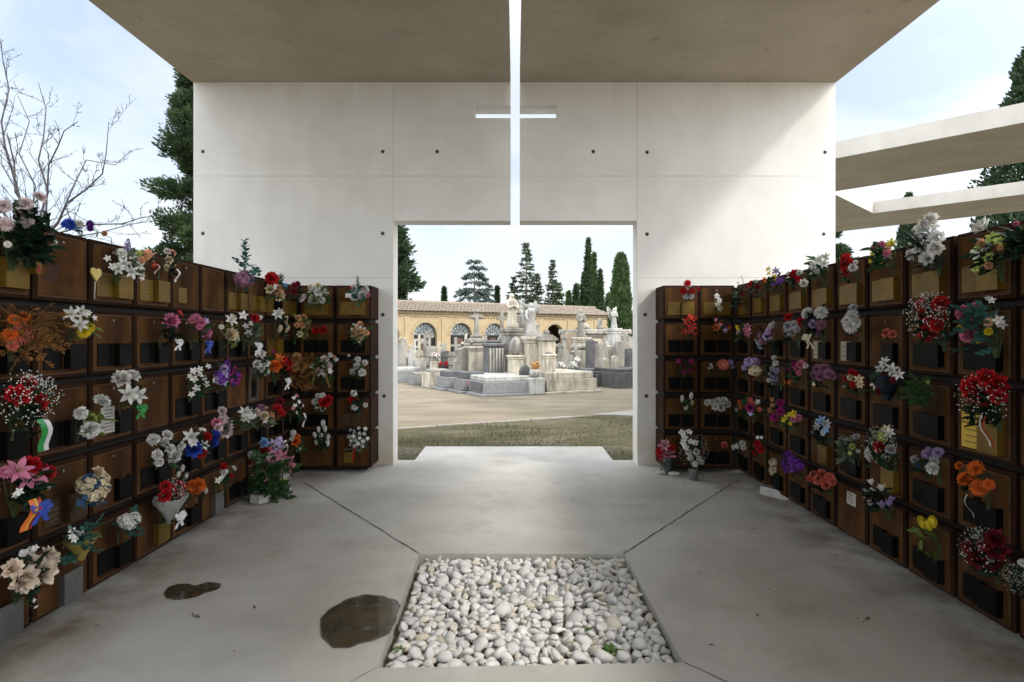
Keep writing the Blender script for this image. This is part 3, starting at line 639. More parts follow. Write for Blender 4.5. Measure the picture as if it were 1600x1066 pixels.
    while i < len(ex):
        c, co = ex[i], ex[i+1]; i += 2
        if c == 'g':     # gypsophila: cloud of tiny white heads on hair-thin stems
            g = MB(); m = {'1': 110, '2': 240, '3': 380}[co]
            for q in range(m):
                d = Vector((rnd.gauss(0, 1), rnd.uniform(-1, .2), rnd.gauss(.25, .8))).normalized(); p = d*Rb*rnd.uniform(.45, .92); r = min(Rb*rnd.uniform(.014, .028), .0042)
                g.lathe([(r*.15, -r), (r, -r*.2), (r*.8, r*.6), (r*.1, r)], 5, o=p)
                if q % 3 == 0: g.tube([p, low.lerp(p, .35)], .0008, 3, mi=1, cap=False)
            g.build('gypsophila', [GYPM, STEMM], t)
        elif c == 'k':   # ribbon bow with two loops and two tails
            g = MB(); o = Vector((0, -.05, -Rb*.85))+cm*.05; W2 = Rb*.16
            for sg in (-1, 1):
                pts = [o+Vector((sg*Rb*x, -.012-.02*abs(x), Rb*z)) for x, z in ((0, 0), (.22, .12), (.42, .10), (.42, -.02), (.2, -.06), (0, 0))]
                pts2 = [p+Vector((0, -W2*.6, -W2*.9)) for p in pts]
                g.add([p for q in zip(pts, pts2) for p in q], [(2*q, 2*q+2, 2*q+3, 2*q+1) for q in range(len(pts)-1)], 0, True)
                pts = [o+Vector((sg*Rb*x, -.015-.015*math.sin(z*9), -Rb*z)) for x, z in ((0, 0), (.10, .22), (.16, .42), (.30, .62))]; pts2 = [p+Vector((W2*1.3, -.004, 0)) for p in pts]
                g.add([p for q in zip(pts, pts2) for p in q], [(2*q, 2*q+2, 2*q+3, 2*q+1) for q in range(len(pts)-1)], 0, True)
            g.lathe([(.2*W2, -W2*.7), (W2*.6, 0), (.2*W2, W2*.7)], 8, o=o+Vector((0, -.02, 0))); g.build('ribbon', ribbon_mat(co), t)
        elif c == 'j':   # one long hanging ribbon tail
            g = MB(); x0 = rnd.uniform(-.45, .45)*Rb; W2 = Rb*.10; o = Vector((x0, -.05, -Rb*.6))+cm*.05
            pts = [o+Vector((-.2*Rb*u*math.copysign(1, -x0), -.02*math.sin(u*5), -Rb*u*1.0)) for u in np.linspace(0, 1, 7)]; pts2 = [p+Vector((W2*1.5, -W2*.7, W2*.2)) for p in pts]
            g.add([p for q in zip(pts, pts2) for p in q], [(2*q, 2*q+2, 2*q+3, 2*q+1) for q in range(6)], 0, True); g.build('ribbon', ribbon_mat(co), t)
        elif c == 'w':   # cone of wrapping paper or film
            g = MB(); n = 16; pf_ = [(.16, -1.25), (.42, -.8), (.80, -.30), (.98, -.02)]
            g.lathe([(r*Rb, z*Rb) for r, z in pf_], n, sy=.7, wob=lambda a, z: .10*math.sin(a*5+z*9)+.05*math.sin(a*9)); g.f = [f for f in g.f if len(f) == 4]; g.m = g.m[:len(g.f)]; g.sm = g.sm[:len(g.f)]
            g.build('wrapping', mat('wrap_'+co, {'W': (.5, .5, .47), 'B': (.012, .022, .04), 'Y': (.45, .33, .09), 'G': (.08, .09, .06)}[co], .35, trans=.3), t)
        elif c == 'e':   # upright eucalyptus sprig rising out of the bunch
            g = MB(); H_ = s*k*(.95 if co == '2' else .6); q_ = [Vector((.01*math.sin(u*5)*H_*3, -.02, u*H_)) for u in np.linspace(0, 1, 6)]; g.tube(q_, .003, 4, cap=False)
            for q in range(16):
                u = .35+.65*q/15; p = Vector((.01*math.sin(u*5)*H_*3, -.02, u*H_)); a = q*2.4
                petal(g, Matrix.Translation(p) @ RZ(a) @ RY(-.5), H_*.24*(1.2-u*.5), H_*.19*(1.2-u*.5), -.2, .08, 3, .7)
            g.build('eucalyptus', leaf_mat('t'), t)
        elif c == 'n':   # little card
            g = MB(); o = Vector((-Rb*.75, -.06, -Rb*.35))+cm*.04; g.box(o.x-.035, o.x+.035, o.y-.002, o.y, o.z-.025, o.z+.025); g.build('card', PAPER, t)
    return t

B = bouquet
# left wall, top row
B('L', 40, 352, 118, 'mQ@62,309:26 mQ@40,318:25 mQ@36,335:27 mQ@42,348:26 mQ@54,358:26 mQ@47,372:26 mQ@6,322:26 mQ@8,350:24 dW@68,370:12 dW@86,378:12 dW@12,382:12 dW@76,392:10', 'big pale pink chrysanthemum spray in dark leaves', 0, 9, 'd150')
B('L', 200, 408, 56, 'lW@184,420:20 lW@205,425:22 lW@193,412:20 lW@216,415:22 xW@205,402:18 xW@176,416:13 xW@168,404:13 mW@190,396:18 sL@199,388:24 lW@220,432:18 xW@212,404:18', 'white lilies and butterflies with lilac sprig', 0, 7, 'g10')
B('L', 229, 403, 30, 'bA@231,399:26 bA@222,408:16 dG@217,396:12 dR@240,414:10', 'orange bud with a pink ribbon', 0, 6, 'a4', 'jP')
B('L', 263, 408, 40, 'cQ@261,393:14 cA@268,396:14 rC@264,406:12 rC@268,414:12 rC@261,418:10', 'small pink and cream roses, white ribbon', 0, 5, 'd20', 'jW')
B('L', 380, 424, 50, 'hU@377,436:27 hU@388,438:25 hU@383,431:24', 'mauve hydrangea with tall eucalyptus sprig', 0, 2, 't12', 'e2')
B('L', 428, 441, 48, 'pR@424,436:24 pA@432,452:22 rC@437,462:16 mT@443,447:18 mW@438,433:18 rC@421,452:12', 'large red and peach roses', 0, 1, 'a26', 'nW')
B('L', 462, 453, 30, 'mD@460,447:14 mD@465,444:12 mD@462,456:13 mD@458,455:12 rQ@470,466:12 rQ@474,463:10', 'dark red blooms over pale pink', 0, 0, 'd14')
# left of the doorway
B('b', 497, 460, 40, 'rW5:11 rC4:10 bW3:9', 'loose cream roses', 0, 1, 'f20')
B('b', 560, 456, 36, 'rW@555,462:15 rW@566,462:13 rW@570,453:11 rW@553,450:11 bR@549,451:9 cP@575,461:8', 'white roses with blue-green foliage', 0, 0, 't16', 'e1nW')
B('b', 498, 518, 24, 'rR@493,517:12 rR@504,516:12', 'two small red roses', 1, 1, 'a12')
B('b', 561, 518, 34, 'rA7:9 rC5:8 xW6:6', 'small peach and cream roses', 1, 0, 'f14')
B('b', 502, 571, 42, 'rQ@507,562:14 rQ@511,572:14 rQ@498,581:13 xW@488,572:13 xW@491,580:12 xW@507,584:12 xW@516,580:11 cW@516,555:9 cA@522,558:8 cW@525,562:8', 'pink-centred white roses with gold ribbon', 2, 1, 'f18', 'jDjD')
B('b', 560, 572, 34, 'cW@559,562:13 cW@558,572:13 cW@566,582:14 cW@552,581:13 cW@570,567:12 cW@545,556:6', 'white carnation posy', 2, 0, 'a20')
B('b', 501, 628, 32, 'rR@506,629:14 rR@512,625:13 cW@497,619:11 cW@504,618:10 rW@492,628:10 rQ@504,638:10 xW@495,637:8', 'red and white rose posy', 3, 1, 'a12')
B('b', 558, 627, 36, 'cW@553,615:12 rR@552,625:14 cW@554,636:13 cW@571,633:9', 'red rose between two white carnations', 3, 0, 'd26')
B('b', 504, 684, 38, 'tW@505,663:12 tW@498,672:11 tW@508,671:11 tW@492,681:11 tW@502,683:11 tW@513,684:11 tW@494,692:11 tW@512,693:11', 'white tulips', 4, 1, 'a20')
B('b', 560, 684, 44, 'xW12:9 xE6:8', 'white-green bushy sprays with red ribbon', 4, 0, 'g46', 'jR')
# left wall, second row
B('L', 38, 512, 84, 'dS@33,520:40 mO@16,524:26 mO@22,500:18 cO@38,496:18 bN@24,500:14 mS@20,540:18', 'coral gerbera in dry orange grasses', 1, 9, 'w70')
B('L', 128, 503, 52, 'lW@112,491:24 lW@126,487:20 xW@133,492:16 lW@124,507:26 mY@131,518:22 mY@140,513:20 xW@147,497:12 xW@139,489:10', 'white lilies over yellow chrysanthemums', 1, 8, 'y16')
B('L', 264, 512, 48, 'rP@267,502:21 lR@280,490:16 xW@272,527:9', 'pink rose with red bloom and white bow', 1, 6, 'd24', 'kW')
B('L', 312, 512, 54, 'mP@306,497:18 mP@314,504:18 mP@300,501:14 cP@322,521:20 mP@311,511:14 xL@322,502:14', 'pink chrysanthemums with blue ribbon', 1, 5, 'a18', 'kB')
B('L', 358, 514, 52, 'pC@361,523:24 lW@360,501:20 cW@368,530:14 dW@346,511:10 bC@364,496:12', 'cream peony and white lily', 1, 4, 'y22')
B('L', 392, 514, 56, 'mR@398,498:18 mR@404,499:14 xW@380,493:16 xE@384,510:14 xE@388,520:14 xW@392,506:13 bW@407,497:10 xW@402,514:14', 'silvery leaves with red carnation', 1, 3, 'g40', 'kW')
B('L', 439, 504, 50, 'lW@433,492:18 lW@437,488:14 tC@446,500:13 tC@437,515:12 tC@448,515:12 tC@447,508:10', 'white lily and cream tulips', 1, 1, 'd26')
B('L', 470, 508, 50, 'rA@466,497:9 rA@475,496:10 rA@472,508:10 rA@478,515:10 rC@468,522:9 rA@464,508:8 rC@481,506:8 rA@477,524:8', 'peach rosebuds', 1, 0, 'y30')
B('L', 467, 570, 64, 'mN@464,560:22 mN@472,572:20 mN@461,574:16', 'brown dried fan of palm and straw', 2, 0, 'w60')
# left wall, middle row
B('L', 40, 625, 104, 'rR@44,599:25 rR@28,618:28 rR@61,629:28', 'three red roses in gypsophila, green ribbon', 2, 9, 'd34', 'g3jGjW')
B('L', 140, 650, 62, 'cW@157,629:32 cW@126,646:26 cW@140,671:32 rG@141,656:18 bG@134,652:10', 'three white carnations with green centre', 2, 8, 'y8')
B('L', 204, 611, 58, 'rW@190,592:24 rW@207,588:20 lW@200,616:34 lW@214,618:30', 'white roses and lilies with green ribbon', 2, 7, 'a14', 'kG')
B('L', 310, 594, 54, 'xW@302,580:15 xW@312,586:16 xW@303,592:15 xW@318,592:15 xW@322,600:14 xW@307,606:15 xW@299,616:13 xW@325,573:12 xW@297,588:12 xW@312,577:13 xW@333,594:12', 'white star lilies', 2, 5, 'a22')
B('L', 352, 580, 56, 'sV@343,590:34 sL@348,586:38 sM@358,590:34 sV@364,594:30 sL@340,594:26 sM@370,596:24 sV@352,582:34', 'violet and magenta flower spikes', 2, 4, 'a22')
B('L', 408, 568, 44, 'rW@407,553:15 rW@414,567:14 rW@402,569:13 rW@408,577:11 rW@415,581:11 bM@426,550:9', 'white roses', 2, 2, 'a26')
B('L', 439, 572, 50, 'lO@436,560:16 rO@430,572:17 lS@430,578:13 mR@446,574:16 mR@452,568:14 mR@443,562:13 rR@452,580:12', 'orange lilies and red roses', 2, 1, 'd16', 'kW')
# left wall, fourth row
B('L', 42, 750, 92, 'lP@28,735:36 lP@52,742:38 lP@42,748:36 rR@49,727:28 rR@75,738:26 mP@10,738:26 xW@30,768:16 xW@66,752:12 xW@76,762:10 xW@24,774:12', 'pink lilies and red roses, coloured ribbons', 3, 9, 'd46', 'kBjOjYjR')
B('L', 138, 760, 66, 'hC@134,758:38 hC@152,756:36 hC@148,772:38 hC@162,750:26 rC@153,738:20 hC@160,762:28', 'large cream hydrangea with blue ivy', 3, 8, 'b20')
B('L', 260, 698, 56, 'cW@240,687:22 cW@261,681:20 cW@256,690:16 cW@270,712:28 cW@281,697:20 cW@245,710:18 cW@248,722:18 cW@266,702:18', 'big white carnations', 3, 6, 'a18')
B('L', 314, 690, 44, 'lW@298,683:25 xW@302,692:18 rB@302,702:22 rR@322,683:16 lW@318,696:18 rB@336,679:18 rB@333,690:18 rR@314,707:16 xW@314,671:10 xW@319,672:9', 'white lilies with blue and red roses', 3, 5, 'a12')
B('L', 350, 662, 52, 'rQ@347,642:13 rQ@350,655:14 rP@338,661:14 rQ@355,660:16 rQ@353,673:21 rQ@341,668:12 rQ@346,656:11', 'pale pink roses', 3, 4, 'd16')
B('L', 386, 652, 44, 'lW@382,645:22 lW@386,652:20 xW@391,643:14 xW@396,650:12 lC@381,654:14', 'ivory lilies', 3, 3, 'g24')
B('L', 413, 648, 40, 'mU@408,638:16 rC@413,650:14 bC@415,638:9 rA@423,650:12 rA@424,661:11 xE@414,658:12 rQ@400,645:12', 'mixed peach and mauve posy', 3, 2, 'g20')
B('L', 439, 638, 36, 'mD@437,628:16 mR@433,638:17 mD@445,641:16 mR@440,645:15 mD@430,645:12', 'dark red chrysanthemums', 3, 1, 'd12')
B('L', 463, 634, 44, 'xW@459,622:9 xP@463,619:9 xW@467,628:9 xW@461,634:9 xP@458,638:9 xW@468,639:9 xW@463,645:9 xW@473,634:8', 'small white and pink blossoms, white ribbon', 3, 0, 'a14', 'jW')
# left wall, bottom row
B('L', 46, 890, 86, 'rK@38,905:38 rK@62,894:42 rK@75,873:34 bK@53,874:20 rK@20,889:26 hW@48,861:18 hW@36,864:14 xW@55,856:14 xW@52,938:10 xW@56,948:9', 'large cream-peach roses', 4, 9, 'd20')
B('L', 127, 838, 60, 'xW@113,830:14 xW@119,836:14 xW@116,843:14 xW@112,838:12 xW@121,846:12 xE@127,834:12 xE@134,842:10', 'white hyacinth in blue-green leaves, gold paper', 4, 8, 't22', 'wY')
B('L', 201, 820, 44, 'hW@196,813:26 hW@208,812:26 hW@202,818:26', 'white hydrangea', 4, 7, 't8')
B('L', 266, 776, 66, 'rR@258,760:16 rR@281,760:16 rR@257,775:17 rR@277,774:18 rR@268,764:13', 'red roses in film with white bow', 4, 6, 'd20', 'g2wWkW')
B('L', 284, 744, 26, 'tW@285,733:11 tW@279,742:11 tW@290,745:12', 'three white buds', 3, 6, 'a4', base=None)
B('L', 309, 763, 34, 'cO@300,760:20 cO@310,756:20 cO@306,765:20 mO@314,761:17 mW@319,767:14', 'orange carnations', 4, 5, 'a8')
B('L', 350, 746, 40, 'cR@349,729:13 cW@350,738:13 xW@341,751:12 xW@346,746:9 cW@353,747:10 cR@360,744:11 rW@365,732:8', 'small red and white carnations', 4, 4, 'a12')
B('L', 437, 697, 40, 'oL@428,692:15 oL@436,688:14 oQ@444,694:14 oL@438,700:14 oQ@449,700:12 oL@430,704:12', 'lilac orchids', 4, 1, 'a14')
B('L', 463, 690, 38, 'cW@458,677:10 rO@462,690:13 cW@466,700:11 rO@465,683:9 cW@456,686:9 cW@469,691:8', 'white carnations around orange rose', 4, 0, 'a14')
B('L', 412, 700, 34, 'rT@412,692:16 rR@411,703:14 rP@421,704:12', 'blue rose above red rose', 4, 2, 'a10')
# right of the doorway
B('q', 1075, 452, 30, 'mR@1074,443:13 rR@1068,455:10 rR@1081,454:10 rW@1076,449:9 cW@1072,463:11 cW@1080,463:11 mR@1091,452:8', 'red and white roses', 0, 0, 'a10')
B('q', 1122, 473, 26, 'oW@1120,463:11 oW@1124,470:11 oW@1121,476:11 oW@1125,482:11', 'column of white orchids', 0, 1, 'a4')
B('q', 1077, 509, 34, 'lR@1074,503:16 lR@1083,499:14 lR@1080,511:16 lR@1072,517:14 lR@1085,518:13 oR@1078,494:10', 'bright red gladioli', 1, 0, 'a14')
B('q', 1126, 504, 36, 'lO@1119,512:15 lO@1128,503:12 xP@1125,508:10 xL@1133,516:12 mU@1136,506:11 xO@1139,512:10 xP@1119,500:9', 'orange lilies with mixed purple blooms', 1, 1, 'a22')
B('q', 1072, 571, 30, 'mM@1061,564:9 mM@1080,565:10 mD@1070,573:10 mM@1075,579:10 mD@1084,577:9 mM@1068,582:8', 'little dark magenta blooms', 2, 0, 'd14')
B('q', 1130, 570, 28, 'dS@1130,570:20 cL@1141,567:11 cL@1144,573:9', 'coral gerbera with mauve carnations', 2, 1, 'a6')
B('q', 1111, 573, 12, 'xW3:6', 'tiny white sprig', 2, 1, 'g5')
B('q', 1073, 629, 30, 'tW@1066,624:11 tW@1080,620:11 tC@1081,631:11 tW@1072,638:10', 'pale tulips', 3, 0, 'a14')
B('q', 1126, 632, 30, 'rW@1121,627:11 rW@1131,626:11 rW@1127,636:13 rW@1137,632:11 rW@1118,636:10', 'white rose cluster', 3, 1, 'd8')
B('q', 1108, 629, 14, 'rW@1105,629:10 rW@1113,629:9', 'pair of white roses', 3, 1, 'd4')
B('q', 1132, 697, 16, 'rS@1132,696:11', 'single salmon rose', 4, 1, 'd6')
# right wall, top row
B('R', 1156, 460, 46, 'mD@1160,460:9 xQ@1153,442:7 xQ@1158,432:6 xQ@1151,458:6 mD@1155,474:8', 'bare pinkish twigs with dark blooms', 0, 0, 'd18')
B('R', 1178, 449, 28, 'rR@1175,444:12 mD@1184,448:11 mD@1168,448:10 cE@1181,440:7', 'low red and wine blooms', 0, 1, 'd18')
B('R', 1210, 436, 38, 'lY@1202,428:13 lY@1211,434:13 lL@1213,424:13 lV@1219,437:13 lV@1210,442:12 cO@1196,437:10 lY@1201,421:10', 'yellow and violet irises', 0, 2, 'a20')
B('R', 1243, 435, 38, 'rR@1241,428:14 cW@1235,437:14 rW@1256,442:13 cR@1247,436:12 cW@1250,426:12 cW@1233,429:10', 'red and white roses', 0, 3, 'd20')
B('R', 1279, 414, 50, 'lW@1272,415:16 lW@1281,406:16 lW@1288,412:15 cW@1277,424:13 lW@1290,402:13 lW@1270,426:12', 'tall white lilies', 0, 4, 'a32')
B('R', 1325, 418, 42, 'rR@1322,404:15 rR@1320,414:15 rR@1327,412:14 rR@1322,424:13 rW@1333,418:11 cW@1337,410:8', 'red roses with long ribbon', 0, 5, 'd14', 'jR')
B('R', 1380, 392, 56, 'mP@1378,382:13 lY@1393,380:15 mA@1387,390:14 mP@1386,396:13 lY@1364,398:13 mP@1366,386:12 lY@1376,410:10 dY@1360,408:9', 'pink and yellow blooms with tall sprig', 0, 6, 'a40')
B('R', 1450, 380, 80, 'rW@1454,343:20 rW@1447,357:26 rW@1464,372:20 rW@1462,387:20 rW@1427,374:19 rW@1440,372:17 rW@1439,389:18 rW@1424,398:18 rW@1448,404:20 rW@1432,362:14', 'big white roses', 0, 7, 'd34')
B('R', 1545, 390, 78, 'LW@1538,357:36 oG@1550,371:24 oG@1561,377:20 oG@1527,386:18 oW@1523,398:20 oW@1536,394:20 oG@1530,408:20 oG@1544,402:18 cA@1533,380:14 cA@1545,415:13 cA@1563,387:12 oG@1524,420:16', 'white lotus over yellow-green orchids', 0, 8, 'd20')
B('R', 1592, 372, 60, 'cP@1588,350:12 cP@1575,395:10', 'dark leaves with faint pink buds', 0, 9, 'd60')
# right wall, second row
B('R', 1162, 515, 32, 'lP@1168,512:14 lP@1169,520:12 tY@1153,513:11 cC@1155,520:10', 'pink lily beside yellow tulip', 1, 0, 'a16')
B('R', 1196, 524, 44, 'sU@1190,532:26 sL@1200,522:24 sU@1204,514:26 sE@1188,540:22 sE@1206,508:20', 'dim mauve and grey spikes', 1, 2, 'd20')
B('R', 1236, 512, 50, 'mR@1232,496:18 mE@1232,510:18 mE@1241,507:17 mE@1237,519:18 mE@1229,521:14 mE@1245,515:14 rR@1253,502:12', 'red bloom over grey-white carnations', 1, 3, 'd14')
B('R', 1275, 499, 62, 'mW@1262,490:22 mW@1283,489:26 mL@1270,506:18 mU@1284,508:20 mU@1274,519:18 mE@1260,508:14', 'two white chrysanthemums, cream ribbon', 1, 4, 'd32', 'kC')
B('R', 1331, 500, 50, 'mE@1333,482:20 mW@1332,494:24 mW@1331,508:28 mW@1324,502:20 mW@1338,505:20', 'stacked white pompons', 1, 5, 'd14')
B('R', 1388, 524, 26, 'rS@1386,521:15 rS@1394,522:13', 'single salmon rose', 1, 6, 'd6')
B('R', 1457, 495, 88, 'rR@1444,478:24 rR@1469,474:22 rR@1446,492:24 rR@1466,493:22 rR@1440,502:20 rR@1455,506:22 rR@1449,520:24 rR@1464,509:18', 'many red roses in gypsophila', 1, 7, 'd24', 'g3')
B('R', 1536, 502, 92, 'pP@1509,490:34 pP@1515,523:28 pP@1524,482:20 dA@1545,503:18 xW@1560,500:22 xE@1566,508:18 cY@1501,513:14 cY@1545,518:14 xW@1550,470:14 cY@1528,531:13 xE@1543,466:12 pP@1521,503:20', 'pink peonies in teal leaves', 1, 8, 't12')
# right wall, middle row
B('R', 1175, 573, 38, 'hL@1170,566:20 hL@1180,566:20 hC@1179,580:22 hL@1164,575:14 hC@1186,578:14', 'lilac and cream hydrangeas', 2, 1, 'd6')
B('R', 1209, 580, 48, 'cW@1210,560:9 cW@1212,568:10 cE@1207,577:10 cL@1214,580:11 cE@1204,586:11 cW@1202,594:10 cL@1212,592:11 cE@1209,598:10', 'white and lilac snapdragons', 2, 2, 'd16')
B('R', 1243, 579, 40, 'rP@1252,570:12 rP@1246,575:13 cM@1235,576:11 cP@1248,583:11 lO@1228,597:10 lO@1234,598:9 cQ@1259,572:10 cM@1241,570:10', 'rose-pink blooms with orange edge', 2, 3, 'a20')
B('R', 1284, 583, 46, 'mU@1278,577:18 mU@1288,576:18 mU@1282,588:19 mU@1295,585:18 mU@1272,586:16 mU@1301,588:14 xC@1272,600:9', 'mauve chrysanthemums', 2, 4, 'd14')
B('R', 1332, 594, 40, 'mR@1331,582:14 mR@1322,592:13 cC@1328,590:12 lC@1342,593:14 mR@1333,601:14 lC@1344,601:12 xC@1320,603:9 cR@1338,584:10', 'red carnations with cream lilies', 2, 5, 'd10')
B('R', 1386, 585, 66, 'lW@1383,566:20 lW@1394,578:20 lW@1376,577:16 lW@1404,585:18 mD@1380,590:16 mD@1396,594:14 lW@1370,600:18 lW@1383,605:16 mD@1374,612:14', 'white lilies with wine-red blooms', 2, 6, 'a16', 'wB')
B('R', 1441, 609, 48, 'bG@1450,598:8', 'plain green leaves', 2, 7, 'f34')
B('R', 1541, 620, 92, 'rR@1522,606:34 rR@1556,602:36 rR@1533,624:30 rR@1541,590:26 rR@1560,620:24', 'huge red roses in gypsophila, red ribbon', 2, 8, 'd34', 'g2jRjW')
# right wall, fourth row
B('R', 1168, 634, 44, 'cO@1157,629:12 mS@1172,625:11 cO@1160,636:11 rM@1172,637:12 oL@1173,645:13 cS@1178,632:10 xE@1184,628:10 cE@1152,641:8 mS@1187,640:9', 'orange, crimson and lilac mix', 3, 1, 'a26')
B('R', 1210, 640, 48, 'cA@1207,625:9 cA@1208,634:9 cA@1204,641:10 cA@1203,648:9 cM@1220,630:14 cM@1220,643:15 rM@1210,652:13', 'peach column beside magenta blooms', 3, 2, 'd10')
B('R', 1237, 655, 38, 'lY@1232,652:15 lY@1226,657:13 lY@1240,647:12 mP@1241,655:14 mP@1248,653:12 lY@1236,661:11', 'yellow lilies and pink blooms', 3, 3, 'a14', 'jW')
B('R', 1285, 668, 42, 'lT@1284,658:18 lE@1278,666:16 xT@1290,672:14 lE@1292,662:14 cE@1271,676:9 xE@1286,677:11', 'pale blue-white lilies', 3, 4, 'd26')
B('R', 1327, 694, 52, 'rE@1324,690:12 rE@1316,688:11 cG@1332,698:11 rE@1338,682:9 cE@1319,702:10 xG@1328,708:9 cE@1341,705:8', 'greyish roses in eucalyptus', 3, 5, 'g40')
B('R', 1383, 695, 72, 'rW@1363,709:28 rR@1374,697:18 hG@1379,682:24 lW@1390,677:18 lC@1386,672:16 cE@1392,702:16', 'white carnation beside red rose and gypsophila', 3, 6, 'a20', 'g2')
B('R', 1450, 722, 52, 'cL@1452,708:20 cL@1466,707:18 cE@1460,721:16 cW@1457,732:20 cE@1430,718:16 cL@1445,712:14 mB@1436,724:16', 'pale lilac carnations', 3, 7, 'd14')
B('R', 1523, 752, 66, 'mO@1508,749:28 mO@1525,732:26 mO@1530,763:28 mO@1499,728:16 mO@1519,748:22 mO@1545,757:18', 'orange chrysanthemums', 3, 8, 'd12', 'jW')
# right wall, bottom row
B('R', 1155, 697, 26, 'rW@1153,697:9 rW@1147,699:8 rW@1160,693:8 rW@1162,700:8', 'small white roses', 4, 0, 'd10')
B('R', 1185, 698, 40, 'cR@1184,694:14 cR@1188,702:14 cR@1180,706:13 xW@1184,684:8 xW@1189,701:7 xW@1190,684:7', 'red carnations with white sprigs', 4, 1, 'd8')
B('R', 1240, 722, 44, 'sV@1232,726:28 sV@1238,720:32 sV@1244,724:30 sV@1250,728:24 sV@1228,732:22 sV@1240,730:28', 'deep violet flower spikes', 4, 3, 'd12')
B('R', 1283, 747, 46, 'cS@1272,743:18 cS@1284,741:19 cS@1296,746:18 cS@1278,750:18 cS@1288,752:19 cS@1290,758:17 cS@1300,752:15 cS@1266,748:14', 'coral carnation mound', 4, 4, 'd16')
B('R', 1373, 776, 58, 'bW@1361,754:15 bW@1377,763:16 bW@1362,769:17 bE@1352,766:11 bW@1362,788:16 bL@1378,790:14 bL@1389,787:14 bL@1393,781:13 bE@1350,776:10', 'white and lilac rosebuds', 4, 6, 'd24')
B('R', 1450, 832, 66, 'tY@1441,818:20 tY@1449,819:19 tY@1458,817:20 tY@1452,822:18 tY@1446,821:17', 'five yellow tulips', 4, 7, 'y7')
B('R', 1540, 860, 84, 'rD@1519,858:28 rD@1530,874:26 rD@1556,858:32 rD@1548,878:28 rD@1556,842:26 pP@1536,853:22', 'dark red roses and pink bloom in gypsophila', 4, 8, 'd28', 'g2')
B('R', 1594, 905, 56, 'cW@1598,880:14', 'white gypsophila spray', 4, 9, 'd10', 'g2')

# little things lying on top of the left niches
def small_top(px, py, Zr, blooms, desc, s):
    c = at(px, py, Zr); t = bouquet('F', px, py, s, blooms, desc, 0, 0, 'd4', base=c); t['category'] = 'flower'
XT = -2.72
for px, py, bl, ds, s in [(114, 351, 'mB@108,351:22 cT@120,352:18 cW@124,350:14 mB@100,351:12', 'blue and white artificial flowers lying on top of the left niches', 26), (141, 352, 'cV@141,350:14 cV@141,357:12', 'single purple flower lying on top of the left niches', 16), (163, 366, 'cA@163,365:10', 'small faded beige bud lying on top of the left niches', 10)]:
    Zr = XT*F/(px-CX); small_top(px, py, Zr, bl, ds, s)
# heart pick
hp = plane_pt('L', 149, 428, .03); t = thing('heart_pick', 'gold heart on a thin stick stuck beside the butterfly bouquet', 'ornament', hp, R(90))
b = MB(); b.prism([(.045*(.0625*16*math.sin(a)**3), .045*(.0625*(13*math.cos(a)-5*math.cos(2*a)-2*math.cos(3*a)-math.cos(4*a)))) for a in np.linspace(0, -2*math.pi, 29)[:-1]], -.008, .0); b.build('heart', mat('heart_gold', (.66, .50, .16), .4, .3), t)
b = MB(); b.tube([(0, 0, -.02), (.02, .02, -.15)], .003, 6); b.build('stick', PAPER, t)

# arrangements standing on the floor
def floor_pt(px, py): return at(px, py, F*EYE/(py-CY))
def glass_vase(desc, px, py, s, blooms, leaf, vh, vr, m, ex='', cy=0, stones=False):
    f0 = floor_pt(px, py); c = at(px, cy, f0.y); t = bouquet('F', px, cy, s, blooms, desc, 0, 0, leaf, ex, base=c, name='vase_arrangement', cat='flower vase')
    b = MB(); zz = -c.z; b.lathe([(vr*.75, zz), (vr*.78, zz+vh*.3), (vr, zz+vh*.9), (vr*1.05, zz+vh), (vr*.93, zz+vh), (vr*.86, zz+vh*.8), (.01, zz+vh*.7)], 16)
    b.build('vase', m, t); return f0
VGL = mat('vase_glass', (.06, .10, .10), .08, 0, spec=.8)
p = glass_vase('pink lilies and red blooms in a dark glass vase standing on the floor', 1043, 741, 48, 'lP@1038,697:18 lP@1047,710:20 lP@1036,712:16 mR@1030,706:14 mR@1050,700:14 lQ@1040,692:12 mR@1032,715:11', 'a12', .20, .055, VGL, cy=706)
STONE = mat('white_stone', (.62, .61, .58), .7, col2=(.5, .49, .46), scale=6)
for i, (px, py, lb) in enumerate([(1034, 741, 'flat white stone lying before the glass vase'), (1053, 743, 'rounder white stone lying beside the glass vase')]):
    q = floor_pt(px, py); b = MB(); b.lathe([(.01, 0), (.045, .004), (.055, .022), (.04, .04), (.01, .046)], 12, sx=1.1+.15*i, sy=.8, wob=lambda a, z: .1*math.sin(2*a+1)); tag(b.build('stone', STONE, None, (q.x, q.y, .001)), lb, 'stone', 'stones by the floor vase')
glass_vase('tall white orchids and carnations in a steel vase on the floor', 1084, 750, 60, 'oW@1066,676:12 oW@1077,675:12 oW@1070,684:13 oW@1080,690:13 oW@1068,692:12 oW@1072,700:12 oW@1086,692:11 cW@1076,707:13 cW@1088,706:12 cW@1079,716:12 cW@1092,716:12 cW@1086,725:12 cW@1096,722:9', 'd16', .13, .06, STEEL, 'g1', cy=702)
def planter(desc, px, py, cy, s, blooms, leaf, L, rz, ex=''):
    f0 = floor_pt(px, py); c = at(px, cy, f0.y); t = bouquet('F', px, cy, s, blooms, desc, 0, 0, leaf, ex, base=c, name='planter_arrangement', cat='planter')
    b = MB(); M = RZ(rz); z = -c.z; b.box(-L/2, L/2, -.07, .07, z, z+.085, c=.008, M=M); b.box(-L/2+.012, L/2-.012, -.058, .058, z+.0865, z+.088, mi=1, M=M); b.build('planter', [mat('white_planter', (.55, .54, .52), .6, col2=(.42, .41, .39), scale=9), SOIL], t)
